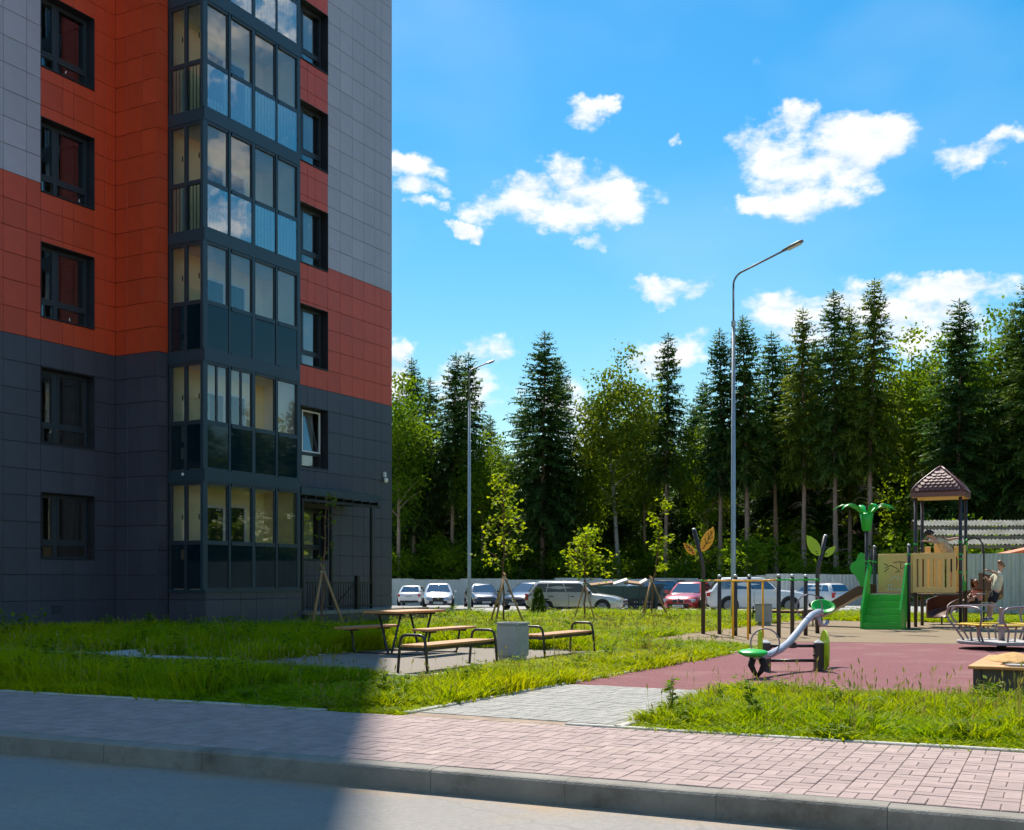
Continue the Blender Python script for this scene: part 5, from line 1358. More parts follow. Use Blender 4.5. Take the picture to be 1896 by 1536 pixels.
    for i, (a, L_) in enumerate(((168,.80),(200,.72),(285,.40),(330,.60),(8,.78),(28,.80),(95,.5))):
        d = Vector((math.cos(R(a) + TH), math.sin(R(a) + TH), 0)); o = Vector((x, y, 3.06)) + d * .08; s_ = Vector((-d.y, d.x, 0)); rings = []
        for k in range(8):
            q = k / 7; c = o + d * (L_ * q) + Vector((0, 0, .34 * math.sin(q * 2.2) - .14 * q * q)); ww = .018 + .068 * math.sin(math.pi * min(1, q * .94 + .05)) ** .8; hh = .03 * (1 - q * .5)
            rings.append([c + s_ * (ww * math.cos(j*math.pi/4)) + Vector((0,0, hh * math.sin(j*math.pi/4))) for j in range(8)])
        W(MB().loft(rings), 'palm_frond', M_gpl, sm=True)
    # spiral slide behind the tower
    cxs, cys, rad = -4.15, 35.05, .74; rings = []; n = 34
    for i in range(n + 1):
        q = i / n; a = R(-62 + 262 * q); z = 1.08 - .86 * q ** .95
        d = Vector((math.cos(a), math.sin(a), 0)); c = Vector((cxs, cys, z)) + d * rad; w2 = .27; wo, wi = .42, .26; th = .03
        sec = [(-w2-th, wi),(-w2-th,-th),(w2+th,-th),(w2+th,wo),(w2,wo),(w2,.06),(w2-.08,0),(-w2+.08,0),(-w2,.06),(-w2,wi)]
        rings.append([c + d * p_ + Vector((0,0,h_)) for p_, h_ in sec])
    smooth_by_angle(W(MB().loft(rings), 'spiral_slide', M_brn), 50)
    W(MB().tube([(cxs, cys, -.05), (cxs, cys, 1.3)], .05, 8), 'slide_column', M_post)
    W(MB().tube([(cxs - .55, cys - .45, -.05), (cxs - .55, cys - .45, .25)], .025, 6), 'slide_leg', M_post)
    W(MB().bb(BX1 - .5, BX1 + .12, BY1 - .02, BY1 + .32, .93, .97), 'slide_landing', M_brn)
    # curved pole with stepping discs
    px_, py_ = -3.42, 33.05; pth = [(BX1 + .02, 33.3, 2.22), (BX1 + .12, 33.24, 2.36), (BX1 + .28, 33.17, 2.44), (px_ - .12, py_ + .03, 2.40), (px_ - .02, py_, 2.25), (px_, py_, 2.0), (px_, py_, -.05)]
    W(MB().tube(pth, .022, 8), 'climbing_pole', M_bench, sm=True)
    for i, z in enumerate((.22, .45, .68, .92)):
        a = R(200 * i); W(MB().lathe([(.02,-.02),(.13,-.012),(.135,0),(.12,.012),(.02,.016)], (px_ + .10 * math.cos(a), py_ + .10 * math.sin(a), z), 12), 'step_disc', M_pad2, sm=True)
    return t
tower()

# ---- seesaw
def seesaw():
    a = cw(4.0, 16.35); t = thing('seesaw', 'curved grey seesaw with green seats and ring handles on short posts', 'seesaw', (a[0], a[1], 0), TH)
    B = lambda mb, nm, m, sm=False, par=None: mb.build(nm, m, par or t, sm)
    for x in (-.36, .40):
        B(MB().box((x, 0, .185), (.125, .125, .41), None, .012), 'post', M_post)
        B(MB().lathe([(.085,.39),(.085,.402),(.01,.44)], (x,0,0), 4, Matrix.Rotation(R(45), 3, 'Z')), 'cap', M_galv)
        for z in (.22, .33): B(MB().ell((x + (-.072 if x > 0 else .072), -.02, z), (.02,.02,.02), 6, 4), 'bolt', M_black)
    B(MB().tube([(-.3,0,.35),(.34,0,.35)], .022, 8), 'axle', M_post, True); B(MB().tube([(-.3,0,.14),(.34,0,.14)], .022, 8), 'cross_bar', M_post, True)
    pts = [(-.76,-1.18,.285),(-.62,-.96,.27),(-.45,-.70,.275),(-.25,-.39,.32),(-.05,-.08,.40),(.15,.23,.53),(.33,.51,.66),(.5,.78,.76),(.66,1.02,.805),(.76,1.18,.80)]
    B(MB().tube(pts, .052, 12), 'beam', M_grt, True); B(MB().lathe([(.056,-.02),(.056,.02)], (0,0,0), 12, Matrix.Translation((0,0,0)).to_3x3()), 'beam_band', M_lamp) if False else None
    B(MB().box((.02, 0, .36), (.10, .12, .08), None, .01), 'pivot_block', M_bench)
    def ring(c, r): B(MB().tube([(c[0] + r * math.cos(k*math.pi/14), c[1], c[2] + r * math.sin(k*math.pi/14)) for k in range(28)], .011, 6, closed=True), 'ring_handle', M_pur, True)
    ring((-.56, -.86, .44), .195); ring((.475, .80, .885), .195)
    # near seat: green pad; far seat: green bowl seen from below
    M1 = Matrix.Rotation(R(8), 3, 'X'); B(MB().lathe([(.02,-.05),(.12,-.045),(.19,-.01),(.195,.01),(.18,.025),(.02,.03)], (-.80,-1.22,.33), 18, M1, 1.0, .8), 'seat', M_gpl, True)
    M2 = Matrix.Rotation(R(38), 3, 'X'); B(MB().lathe([(.02,-.05),(.12,-.045),(.185,.005),(.19,.02),(.175,.02),(.11,-.02),(.02,-.03)], (.80,1.24,.88), 18, M2, 1.0, .85), 'seat', M_gpl, True)
    # rubber buffers under both ends
    for (x, y, z) in ((-.72,-1.12,.26),):
        for s in (-1, 1): B(MB().tube([(x + s*.055, y, z), (x + s*.085, y, z*.6), (x + s*.05, y, .08), (x, y, .005)], [.05,.045,.035,.02], 8), 'rubber_buffer', M_rub, True)
    B(MB().tube([(.68,1.06,.76),(.72,1.10,.62),(.80,1.14,.60),(.86,1.17,.66)], .03, 8), 'rubber_buffer', M_grt, True)
    # side boards shaped like a beetle and a leaf
    oval = [(.24 * math.sin(k*math.pi/12) * (1 + .07 * math.cos(k * math.pi/2)), .27 - .29 * math.cos(k*math.pi/12)) for k in range(24)]
    bo = B(MB().prism(oval, (.475, 0, .02), (0,1,0), (0,0,1), .02), 'beetle_board', M_lime)
    for (y0, y1) in ((-.16,.0),(.0,.0),(.14,.02),(.05,-.1)): B(MB().tube([(.50, y0, .06), (.502, y0 * 1.2, .3), (.50, y1, .52)], .005, 4), 'drawn_line', M_black, False, bo)
    B(MB().prism([(.06*math.cos(k*math.pi/7), .06*math.sin(k*math.pi/7)) for k in range(14)], (.4955, -.02, .24), (0,1,0), (0,0,1), .006), 'red_spot', M_rdot, False, bo)
    lf = [(.13 * math.sin(k*math.pi/10) , .20 - .26 * math.cos(k*math.pi/10)) for k in range(20)]
    B(MB().prism(lf, (-.445, .02, .14), (0,1,0), (0,0,1), .02), 'leaf_side_board', M_lime)
seesaw()

# ---- merry-go-round
def carousel():
    a = cw(9.26, 21.55); t = thing('roundabout', 'low grey roundabout with yellow seats and tube rails', 'roundabout', (a[0], a[1], 0), TH + R(12))
    B = lambda mb, nm, m, sm=False: mb.build(nm, m, t, sm)
    B(MB().lathe([(.78,.09),(.80,.10),(.80,.145),(.785,.15),(.02,.152)], (0,0,0), 40), 'deck', M_pad2)
    B(MB().lathe([(.06,-.02),(.10,0),(.07,.09)], (0,0,0), 14), 'hub', M_post)
    B(MB().lathe([(.06,.15),(.06,.32),(.075,.36),(.075,.44),(.05,.48),(.045,.74),(.055,.76),(.02,.78)], (0,0,0), 14), 'column', M_pur, True)
    for k in range(4):
        q = Matrix.Rotation(k * math.pi/2, 3, 'Z'); P = lambda x, y, z: tuple(q @ Vector((x, y, z)))
        path = [P(-.30,-.60,.15), P(-.36,-.72,.36), P(-.50,-.78,.52), P(-.55,-.80,.62), P(-.52,-.80,.72), P(-.44,-.80,.78), P(-.2,-.80,.80), P(.2,-.80,.80), P(.44,-.80,.78), P(.52,-.80,.72), P(.55,-.80,.62), P(.50,-.78,.52), P(.36,-.72,.36), P(.30,-.60,.15)]
        B(MB().tube(path, .019, 8), 'hand_rail', M_pur, True)
        B(MB().tube([P(-.12,-.55,.15), P(-.12,-.60,.44)], .018, 6), 'seat_leg', M_pur, True); B(MB().tube([P(.12,-.55,.15), P(.12,-.60,.44)], .018, 6), 'seat_leg', M_pur, True)
        B(MB().box(P(0,-.58,.455), (.86,.20,.025), q, .008), 'seat_board', M_yel)
carousel()

# ---- sandbox
def sandbox():
    x0, y0, s, h = -1.55, 13.38, 2.1, .36; t = thing('sandbox', 'dark square sandbox with orange wooden rim and sand on it', 'sandbox', (x0 + s/2, y0 + s/2, 0))
    W = lambda mb, nm, m, par=None, sm=False: mb.build(nm, m, par or t, sm, world=True)
    fr_ = W(MB().bb(x0 + .08, x0 + s - .08, y0 + .09, y0 + .13, 0, h - .04), 'side_panel', M_olive)
    W(MB().bb(x0 + .08, x0 + s - .08, y0 + s - .13, y0 + s - .09, 0, h - .04), 'side_panel', M_olive)
    W(MB().bb(x0 + .08, x0 + .12, y0 + .131, y0 + s - .131, 0, h - .04), 'side_panel', M_olive); W(MB().bb(x0 + s - .12, x0 + s - .08, y0 + .131, y0 + s - .131, 0, h - .04), 'side_panel', M_olive)
    W(MB().bb(x0 + .05, x0 + .13, y0 + .05, y0 + .089, 0, h - .04), 'corner_post', M_post)
    w = .30
    W(MB().box((x0 + s/2, y0 + w/2, h - .02), (s, w, .035), None, .008), 'rim_board', M_plankx); W(MB().box((x0 + s/2, y0 + s - w/2, h - .02), (s, w, .035), None, .008), 'rim_board', M_plankx)
    W(MB().box((x0 + w/2, y0 + s/2, h - .021), (w, s - 2*w - .006, .035), None, .008), 'rim_board', M_plankx); W(MB().box((x0 + s - w/2, y0 + s/2, h - .021), (w, s - 2*w - .006, .035), None, .008), 'rim_board', M_plankx)
    pad = [(-.42,0),(-.36,-.09),(.2,-.10),(.42,-.02),(.40,.05),(.2,.10),(-.38,.09)]
    W(MB().prism(pad, (x0 + .78, y0 + .15, h - .002), (1,0,0), (0,1,0), .02), 'seat_pad', M_pad2); W(MB().prism(pad, (x0 + 1.0, y0 + s - .15, h - .002), (1,0,0), (0,1,0), .02), 'seat_pad', M_pad2)
    W(MB().box((x0 + s/2, y0 + s/2, .06), (s - .3, s - .3, .12)), 'sand_bed', M_sandh)
    hp = MB(); n = 18
    rings = [[(x0 + .36 + .30 * r_ * math.cos(k*2*math.pi/n) * (1 + .12 * math.sin(3*k)), y0 + 1.25 + .62 * r_ * math.sin(k*2*math.pi/n) * (1 + .1 * math.cos(2*k)), h + .10 * (1 - r_ ** 1.5) - .012) for k in range(n)] for r_ in (1.0, .8, .55, .3, .05)]
    hp.loft(rings); W(hp, 'sand_heap', M_sandh, None, True)
    for (dx, z, r_) in ((.72, .22, .035), (.60, .13, .035)):      # small blue marks on the front board
        W(MB().prism([(-r_, 0), (-.3*r_, .35*r_), (0, r_), (.3*r_, .35*r_), (r_, .2*r_), (.5*r_, -.3*r_), (-.5*r_, -.25*r_)], (x0 + dx, y0 + .084, z), (1,0,0), (0,0,1), .004), 'blue_mark', M_blue, fr_)
    W(MB().ell((x0 + .70, y0 + .087, .30), (.014,.006,.014), 6, 4), 'bolt', M_pvc, fr_)
sandbox()

# ---- sheet metal fences
def fence(name, label, A, B, hs, m, n, step=None, wave=.22, dep=.03):
    A = Vector((A[0], A[1], 0)); B = Vector((B[0], B[1], 0)); d = B - A; ang = math.atan2(d.y, d.x)
    t = thing(name, label, 'fence', (A.x, A.y, TZ(A.x, A.y)), ang); L_ = d.length / n; rr = random.Random(int(A.x * 10))
    for i in range(n):
        k = max(2, int(L_ / wave)); pts = []
        for j in range(k):
            u = L_ * j / k; w = L_ / k; pts += [(u, 0), (u + w*.36, 0), (u + w*.5, dep), (u + w*.86, dep)]
        pts.append((L_ - .004, 0)); x0 = i * L_; c = A + d * ((i + .5) / n); zb = TZ(c.x, c.y) - t.location.z; h = hs(i) + rr.uniform(-.02, .02); off = (i % 2) * .012 + .0
        mb = MB(); mb.loft([[(x0 + u, v + off, zb - .1) for u, v in pts], [(x0 + u, v + off, zb + h) for u, v in pts]], closed=False, caps=False)
        mb.build('sheet', m, t)
        MB().bb(x0 + .02, x0 + .08, .06, .12, zb - .1, zb + h - .1).build('fence_post', M_lamp, t)
    return t
fA = cw(-16, 96); fB = cw(17.2, 93); fC = cw(18.6, 80.5); fD = cw(31, 84)
fence('metal_fence', 'long pale corrugated metal fence behind the parked cars on the left', fA, fB, lambda i: (2.08, 2.08, 2.22, 2.22, 2.12, 2.12, 2.2, 2.2)[i % 8] - (.0 if i > 3 else .04), M_corr, 17)
fence('metal_fence', 'bluish corrugated fence run slanting towards the taller lamp post', fB, fC, lambda i: 2.1 + .03 * i, M_corr2, 6)
fence('metal_fence', 'whitish corrugated fence run behind the white estate car and brown slide', fC, fD, lambda i: 2.25, M_corr, 6, wave=.3, dep=.018)
g0 = cw(16.2, 41.3); g1 = cw(27, 39.6)
fence('metal_fence', 'near grey ribbed metal fence behind the climbing boy at the right edge', g0, g1, lambda i: 2.30, M_corr2, 9, wave=.26, dep=.035)
gb = cw(23.6, 60); fence('metal_fence', 'fence run going back from the near grey fence corner', g0, gb, lambda i: 2.2, M_corr2, 8)

def shed():
    o = cw(17.6, 47.5); t = thing('slate_shed', 'open shed with three tiers of corrugated grey roof sheets', 'shed', (o[0], o[1], 0), TH - R(1))
    B = lambda mb, nm, m: mb.build(nm, m, t)
    for x in (.1, 3.0, 6.0):
        for y in (.2, 2.6): B(MB().bb(x, x + .1, y, y + .1, -.1, 2.75 + y * .42), 'shed_post', M_timb)
    for r_ in range(3):
        z0 = 2.78 + r_ * .43; y0 = -.1 + r_ * .95
        for i in range(7):
            pts = []; w = .96
            for j in range(25): pts.append((i * w + w * j / 24, .035 * math.sin(j * math.pi / 2 * 1.05)))
            mb = MB(); q = random.Random(i * 5 + r_).uniform(-.03, .03)
            mb.loft([[(u, y0 + q, z0 + h) for u, h in pts], [(u, y0 + .93 + q, z0 + .27 + h) for u, h in pts]], closed=False, caps=False); B(mb, 'roof_sheet', M_slate)
        B(MB().bb(-.05, 6.8, y0 - .03, y0 + .05, z0 - .17, z0 - .045), 'purlin', M_timb)
    tt = thing('orange_awning', 'orange awning corner sticking up behind the near grey fence', 'awning', (*cw(17.5, 42.6), 0), TH)
    MB().prism([(-.05,2.26),(1.6,2.62),(3.4,2.95),(3.4,2.2),(0,2.2)], (.55,0,0), (1,0,0), (0,0,1), 1.2).build('awning_cover', mat('orange_tarp', (.62,.13,.02), .6), tt)
    MB().bb(2.0, 2.06, -.6, -.54, 0, 2.3).build('awning_pole', M_lamp, tt)
shed()
def skip():
    o = DP(1150, 57); t = thing('rubbish_skip', 'dark green rubbish skip filled over the brim', 'skip', o, TH + R(4))
    M_sk = mat('skip_green', (.012,.060,.052), .5, var=.2, scale=1.5, dirt=((.05,.04,.03), 2, .55, .6)); M_sk2 = mat('skip_dark', (.020,.024,.024), .6, var=.25, scale=3)
    mb = MB(); mb.loft([[(-1.75,-.8,.62),(1.75,-.8,.62),(1.75,.8,.62),(-1.75,.8,.62)], [(-1.9,-.9,1.2),(1.9,-.9,1.2),(1.9,.9,1.2),(-1.9,.9,1.2)]]); mb.build('upper_wall', M_sk, t)
    MB().bb(-1.70, 1.70, -.76, .76, .05, .618).build('lower_wall', M_sk2, t)
    for x in (-1.6, -.8, 0, .8, 1.6): mb = MB().bb(x - .04, x + .04, -.9, -.77, .05, 1.15).build('rib', M_sk, t)
    MB().bb(-1.95, 1.95, -.95, -.86, 1.16, 1.24).build('rim', M_sk, t)
    rr = random.Random(4)
    for r_ in range(2):                                          # worn pale marking, no longer legible
        for i in range(7):
            x = .55 + i * .13; z = .46 - r_ * .22; MB().box((x, -.767, z), (.05, .008, .12 * rr.uniform(.6, 1)), Matrix.Rotation(rr.uniform(-.3,.3), 3, 'Y')).build('worn_mark', M_bin, t)
    M_cb = mat('cardboard', (.34,.20,.11), .9, var=.15); M_wp = mat('white_board', (.62,.58,.55), .8, var=.1)
    for (dx, dz, w, l, ry, m, nm, lab, cat) in ((-1.1,1.34,1.3,.5,-.12,M_cb,'cardboard_sheet','flattened brown cardboard on the left of the skip','cardboard'), (-.15,1.42,.9,.5,-.32,M_wp,'white_board','pale broken board sticking out of the middle of the skip','board'),
                                        (.55,1.40,.9,.6,.12,M_cb,'cardboard_box','brown carton on the right half of the skip','carton'), (1.05,1.44,.5,.5,-.5,M_wp,'white_board','white scrap board at the right end of the skip','board')):
        c = Vector(o) + Matrix.Rotation(TH + R(4), 3, 'Z') @ Vector((dx, -.2, dz)); x = MB(); x.box((0,0,0), (w, l, .10), None, .01); b = x.build(nm, m); b.location = c; b.rotation_euler = (.2, ry, TH); tag(b, lab, cat)
skip()
# ------------------------------------------------------------------ parked cars
M_tyre = mat('tyre_rubber', (.012,.012,.012), .8, var=.2); M_rim = mat('alloy_rim', (.20,.20,.21), .4, metal=.5, var=.1)
M_trim = mat('black_trim', (.014,.014,.015), .45, var=.1); M_chrome = mat('chrome', (.7,.7,.72), .12, metal=1.0, var=.02)
M_cglass = mat('car_glass', (.16,.22,.26), .03, metal=.75, var=.05, spec=1.0, coat=.4); M_plate = mat('number_plate', (.70,.70,.68), .5, var=.04)
M_head = mat('headlamp_lens', (.55,.58,.62), .08, metal=.35, var=.15, scale=12); M_tail = mat('tail_lamp_red', (.45,.012,.012), .15, var=.1, coat=.5)
def paint(name, c, metal=.25): return mat(name, c, .28, metal=metal, var=.02, scale=2, coat=1.0, spec=.5)
SPEC = {  # L, W, H, belt, wheelbase, wheel r, profile: (x of hood front, windscreen base, roof front, roof rear, rear base), hood z at nose/base, deck z
    'sedan': dict(L=4.45, W=1.76, H=1.46, belt=.92, wb=2.62, wr=.315, ws=.98, rf=.28, rr=-.95, rb=-1.62, nose=.70, hb=.93, deck=.98, tail=.92),
    'hatch': dict(L=4.25, W=1.77, H=1.46, belt=.93, wb=2.58, wr=.32, ws=1.02, rf=.30, rr=-1.45, rb=-2.0, nose=.70, hb=.94, deck=.98, tail=.95),
    'wagon': dict(L=4.45, W=1.72, H=1.48, belt=.92, wb=2.62, wr=.31, ws=1.0, rf=.32, rr=-1.75, rb=-2.14, nose=.70, hb=.92, deck=.95, tail=.92),
    'suv': dict(L=4.55, W=1.84, H=1.66, belt=1.04, wb=2.70, wr=.37, ws=1.0, rf=.34, rr=-1.65, rb=-2.18, nose=.90, hb=1.08, deck=1.06, tail=1.04),
}
def interp(x, tab): return float(np.interp(x, [t[0] for t in tab], [t[1] for t in tab]))
def car(name, label, px, Y, heading, kind, pm, front='plain', rails=False, lowdark=False, scale=1.0):
    """heading: direction the bonnet points, in degrees from the camera's right, anticlockwise seen from above"""
    S = SPEC[kind]; p = DP(px, Y); t = thing(name, label, 'car', (p.x, p.y, p.z - .012), TH + R(heading)); t['group'] = 'parked cars'; t.scale = (scale,) * 3
    L, W, H, bz = S['L'], S['W'], S['H'], S['belt']; h = L / 2
    top = [(-h, S['tail'] - .10), (-h + .10, S['tail'] - .01), (-h + .35, S['deck']), (S['rb'] + .2, S['deck']), (S['rb'] + .5, bz + .02), (S['ws'] - .3, bz + .02), (S['ws'] + .05, S['hb']), (h - .45, S['nose'] + .10), (h - .15, S['nose']), (h - .03, S['nose'] - .10), (h, S['nose'] - .16)]
    wid = [(-h, .72), (-h + .08, .84), (-h + .4, .95), (-h + .9, 1.0), (h - 1.2, 1.0), (h - .5, .95), (h - .12, .82), (h, .66)]
    bot = [(-h, .42), (-h + .12, .30), (-h + .5, .22), (h - .6, .20), (h - .12, .24), (h, .34)]
    rings = []
    for x in np.concatenate([[-h, -h + .04, -h + .12, -h + .3, -h + .5], np.linspace(-h + .8, h - .8, 12), [h - .55, h - .35, h - .18, h - .08, h - .02, h]]):
        w = W / 2 * interp(x, wid); zt = interp(x, top); zb = interp(x, bot); zm = zb + (zt - zb) * .55
        half = [(0, zb), (w * .80, zb), (w * .95, zb + .07), (w * .985, zb + (zt - zb) * .35), (w, zm), (w * .975, zb + (zt - zb) * .80), (w * .93, zt - .045), (w * .84, zt - .008), (w * .45, zt + .012), (0, zt + .018)]
        ring = [(x, y, z) for (y, z) in half] + [(x, -y, z) for (y, z) in half[-2:0:-1]]
        rings.append(ring)
    body = MB().loft(rings).build('body', pm, t); smooth_by_angle(body, 38)
    # cabin
    ws, rf, rr, rb = S['ws'], S['rf'], S['rr'], S['rb']; wb_, wt = W / 2 * .93, W / 2 * .70
    def sec(x0, x1, w, z, q=.10):     # rounded rectangle in plan
        return [(x0 + q, w, z), ((x0 + x1)/2, w * 1.015, z), (x1 - q, w, z), (x1, w - q * 1.3, z), (x1 + .02, 0, z), (x1, -w + q * 1.3, z), (x1 - q, -w, z), ((x0 + x1)/2, -w * 1.015, z), (x0 + q, -w, z), (x0, -w + q * 1.3, z), (x0 - .02, 0, z), (x0, w - q * 1.3, z)][::-1]
    zr = H - .05
    gh = [sec(rb, ws, wb_, bz - .04), sec(rb + (rr - rb) * .5, ws + (rf - ws) * .5, wb_ + (wt - wb_) * .45, bz + (zr - bz) * .52), sec(rr, rf, wt, zr), sec(rr + .10, rf - .12, wt * .86, H - .012), sec(rr + .35, rf - .35, wt * .5, H)]
    cab = MB().loft(gh).build('cabin', pm, t); smooth_by_angle(cab, 42)
    # glass: panes follow the cabin faces, a little proud of them
    def lerp(a, b, q): return a + (b - a) * q
    def side(x0b, x1b, x0t, x1t, s, q0=.14, q1=.88):
        pts = []
        for (xb, xt, q) in ((x0b, x0t, q0), (x1b, x1t, q0), (x1b, x1t, q1), (x0b, x0t, q1)):
            z = bz + (zr - bz) * q; w = lerp(wb_, wt, q * .96) * 1.012 + .006; pts.append((lerp(xb, xt, q), s * w, z))
        return pts
    def pane(pts, nm): MB().add(pts, [(0,1,2,3)]).build(nm, M_cglass, t)
    fx0, fx1 = ws - .12, rf - .05; rx0, rx1 = rb + .16, rr + .10
    cuts = [0, .46, .90] if kind == 'sedan' else [0, .40, .74, .98]
    for s in (-1, 1):
        for a, b in zip(cuts, cuts[1:]):
            x0b, x1b = lerp(fx0, rx0, a) - (.025 if a else 0), lerp(fx0, rx0, b) + .025; x0t, x1t = lerp(fx1, rx1, a) - (.025 if a else 0), lerp(fx1, rx1, b) + .025
            pane(side(x0b, x1b, x0t, x1t, s), 'side_window')
    def cross(x0, x1, q0, q1, dx, nm):
        pts = []
        for q, s in ((q0, -1), (q0, 1), (q1, 1), (q1, -1)):
            z = bz + (zr - bz) * q; w = lerp(wb_, wt, q) * .84; pts.append((lerp(x0, x1, q) + dx, s * w, z))
        pane(pts, nm)
    cross(ws, rf, .04, .95, .034, 'windscreen'); cross(rb, rr, .16, .93, -.034, 'rear_window')
    # wheels
    for s in (-1, 1):
        for x in (S['wb'] / 2 + .06, -S['wb'] / 2 + .06):
            Mx = Matrix.Rotation(R(90), 3, 'X'); y = s * (W / 2 - .09); r_ = S['wr']
            MB().lathe([(r_ + .055, -.02), (r_ + .06, .01)], (x, s * (W/2 - .012), r_ + .02), 20, Mx).build('wheel_arch', M_trim, t)
            wl = MB().lathe([(r_ - .06, -.10), (r_ - .015, -.095), (r_, -.07), (r_, .07), (r_ - .015, .095), (r_ - .06, .10)], (x, y + s * .025, r_), 22, Mx).build('wheel', M_tyre, t, smooth=False)
            MB().lathe([(r_ * .66, -.006), (r_ * .68, .0), (r_ * .62, .012), (.02, .02)], (x, y + s * .128, r_), 18, Mx).build('rim', M_rim, wl)
    # details
    nz = S['nose']; hw = W / 2
    if lowdark: MB().bb(-h * .62, h * .60, -hw * 1.003, hw * 1.003, .22, .34).build('sill_trim', M_trim, t)
    for s in (-1, 1):
        MB().box((h - .20, s * hw * .62, nz - .10), (.26, hw * .44, .14), Matrix.Rotation(R(-22 * s), 3, 'Z'), .03).build('headlamp', M_head, t)
        MB().box((-h + .10, s * hw * .70, S['tail'] - .16), (.16, hw * .40, .17 if kind != 'wagon' else .3), Matrix.Rotation(R(18 * s), 3, 'Z'), .03).build('tail_lamp', M_tail, t)
        MB().box((ws - .22, s * (hw + .09), bz + .06), (.14, .20, .13), Matrix.Rotation(R(10 * s), 3, 'Z'), .035).build('mirror', pm if not lowdark else M_trim, t)
        for q in (.30, .66):
            MB().box((lerp(ws - .2, rb + .3, q), s * (hw + .006), bz - .12), (.18, .03, .03), None, .008).build('door_handle', M_trim if lowdark else pm, t)
        for q in (.02, .42, .78):
            MB().box((lerp(ws - .1, rb + .5, q), s * (hw * .997), bz - .28), (.012, .012, .50)).build('door_gap', M_trim, t)
    MB().box((h - .01, 0, nz - .33), (.10, hw * 1.15, .16), None, .02).build('lower_grille', M_trim, t)
    if front == 'kidney':
        for s in (-1, 1):
            g = MB().box((h - .035, s * .15, nz - .135), (.11, .25, .16), None, .035).build('grille', M_chrome, t); MB().box((h + .018, s * .15, nz - .135), (.02, .21, .13), None, .03).build('grille_mesh', M_trim, g)
        MB().lathe([(.04, -.01), (.04, .012)], (h - .12, 0, nz + .015), 12, Matrix.Rotation(R(65), 3, 'Y')).build('emblem', M_blue, t)
    elif front == 'tall':
        g = MB().box((h - .01, 0, nz - .22), (.09, .62, .34), None, .05).build('grille', M_trim, t); MB().lathe([(.05,-.006),(.05,.006)], (h + .04, 0, nz - .09), 14, Matrix.Rotation(R(90), 3, 'Y')).build('emblem', M_chrome, g)
    elif front == 'diamond':
        g = MB().box((h - .02, 0, nz - .14), (.09, 1.15, .10), None, .03).build('grille', M_trim, t)
        d = MB(); a = [(0,.13),(.09,0),(0,-.13),(-.09,0)]; b = [(0,.07),(.048,0),(0,-.07),(-.048,0)]
        d.add([(h + .035, y, nz - .12 + z) for y, z in a] + [(h + .04, y, nz - .12 + z) for y, z in b], [(0,1,5,4),(1,2,6,5),(2,3,7,6),(3,0,4,7)]); d.build('emblem', M_chrome, t)
    else: MB().box((h - .02, 0, nz - .13), (.09, .80, .11), None, .03).build('grille', M_trim, t)
    pf = MB().box((h + .038, 0, nz - .36), (.02, .52, .115), None, .006).build('number_plate', M_plate, t)
    pb = MB().box((-h + .01, 0, S['tail'] - .22 if kind != 'suv' else S['tail'] - .12), (.06, .52, .115), None, .006).build('number_plate', M_plate, t)
    MB().bb(-h + .01, -h + .2, -hw * .72, hw * .72, .28, .40).build('rear_bumper_trim', M_trim, t)
    for (x, q, o) in ((h + .05, nz - .36, pf), (-h - .022, (S['tail'] - .22 if kind != 'suv' else S['tail'] - .12), pb)):
        MB().box((x, 0, q), (.004, .42, .055)).build('plate_text_band', M_bin, o)
    if rails:
        for s in (-1, 1): MB().tube([(rr + .25, s * wt * .9, H - .03), (rr + .32, s * wt * .9, H + .03), (rf - .45, s * wt * .9, H + .03), (rf - .38, s * wt * .9, H - .03)], .017, 6).build('roof_rail', M_lamp, t)
    return t
P_w = paint('white_paint', (.72,.72,.72), 0); P_s = paint('silver_paint', (.50,.52,.54), .5); P_db = paint('dark_blue_paint', (.045,.060,.10), .4); P_nv = paint('navy_paint', (.020,.024,.05), .35)
P_ch = paint('champagne_paint', (.58,.55,.50), .35); P_bk = paint('black_paint', (.012,.014,.016), .3); P_r = paint('red_paint', (.48,.030,.022), .25); P_lb = paint('light_blue_paint', (.22,.34,.45), .4)
car('parked_car', 'white sedan seen from behind beside the apartment block', 764, 82, 88, 'sedan', P_w)
car('parked_car', 'silver hatchback facing the camera with a tall dark grille', 812, 67, -87, 'hatch', P_s, 'tall')
car('parked_car', 'dark blue-grey sedan facing the camera behind the smaller lamp post', 891, 71, -80, 'sedan', P_db, lowdark=True)
car('parked_car', 'navy hatchback with a diamond badge half hidden by the silver estate', 985, 61, -118, 'hatch', P_nv, 'diamond')
car('parked_car', 'long champagne silver estate car seen from the side behind the thuja', 1068, 51.5, -17, 'wagon', P_ch, lowdark=True)
car('parked_car', 'light blue car roof showing behind the rubbish skip', 1192, 74, -25, 'sedan', P_lb)
car('parked_car', 'black off-roader behind the red car', 1250, 67, -38, 'suv', P_bk, 'plain', True)
car('parked_car', 'red sedan facing the camera left of the climbing bars', 1279, 54.5, -114, 'sedan', P_r, 'kidney')
car('parked_car', 'large white off-roader seen from the side behind the climbing bars', 1400, 52.5, -6, 'suv', P_w, 'kidney')
car('parked_car', 'white estate car seen from behind above the off-roader bonnet', 1512, 70, 118, 'wagon', P_w, rails=True)
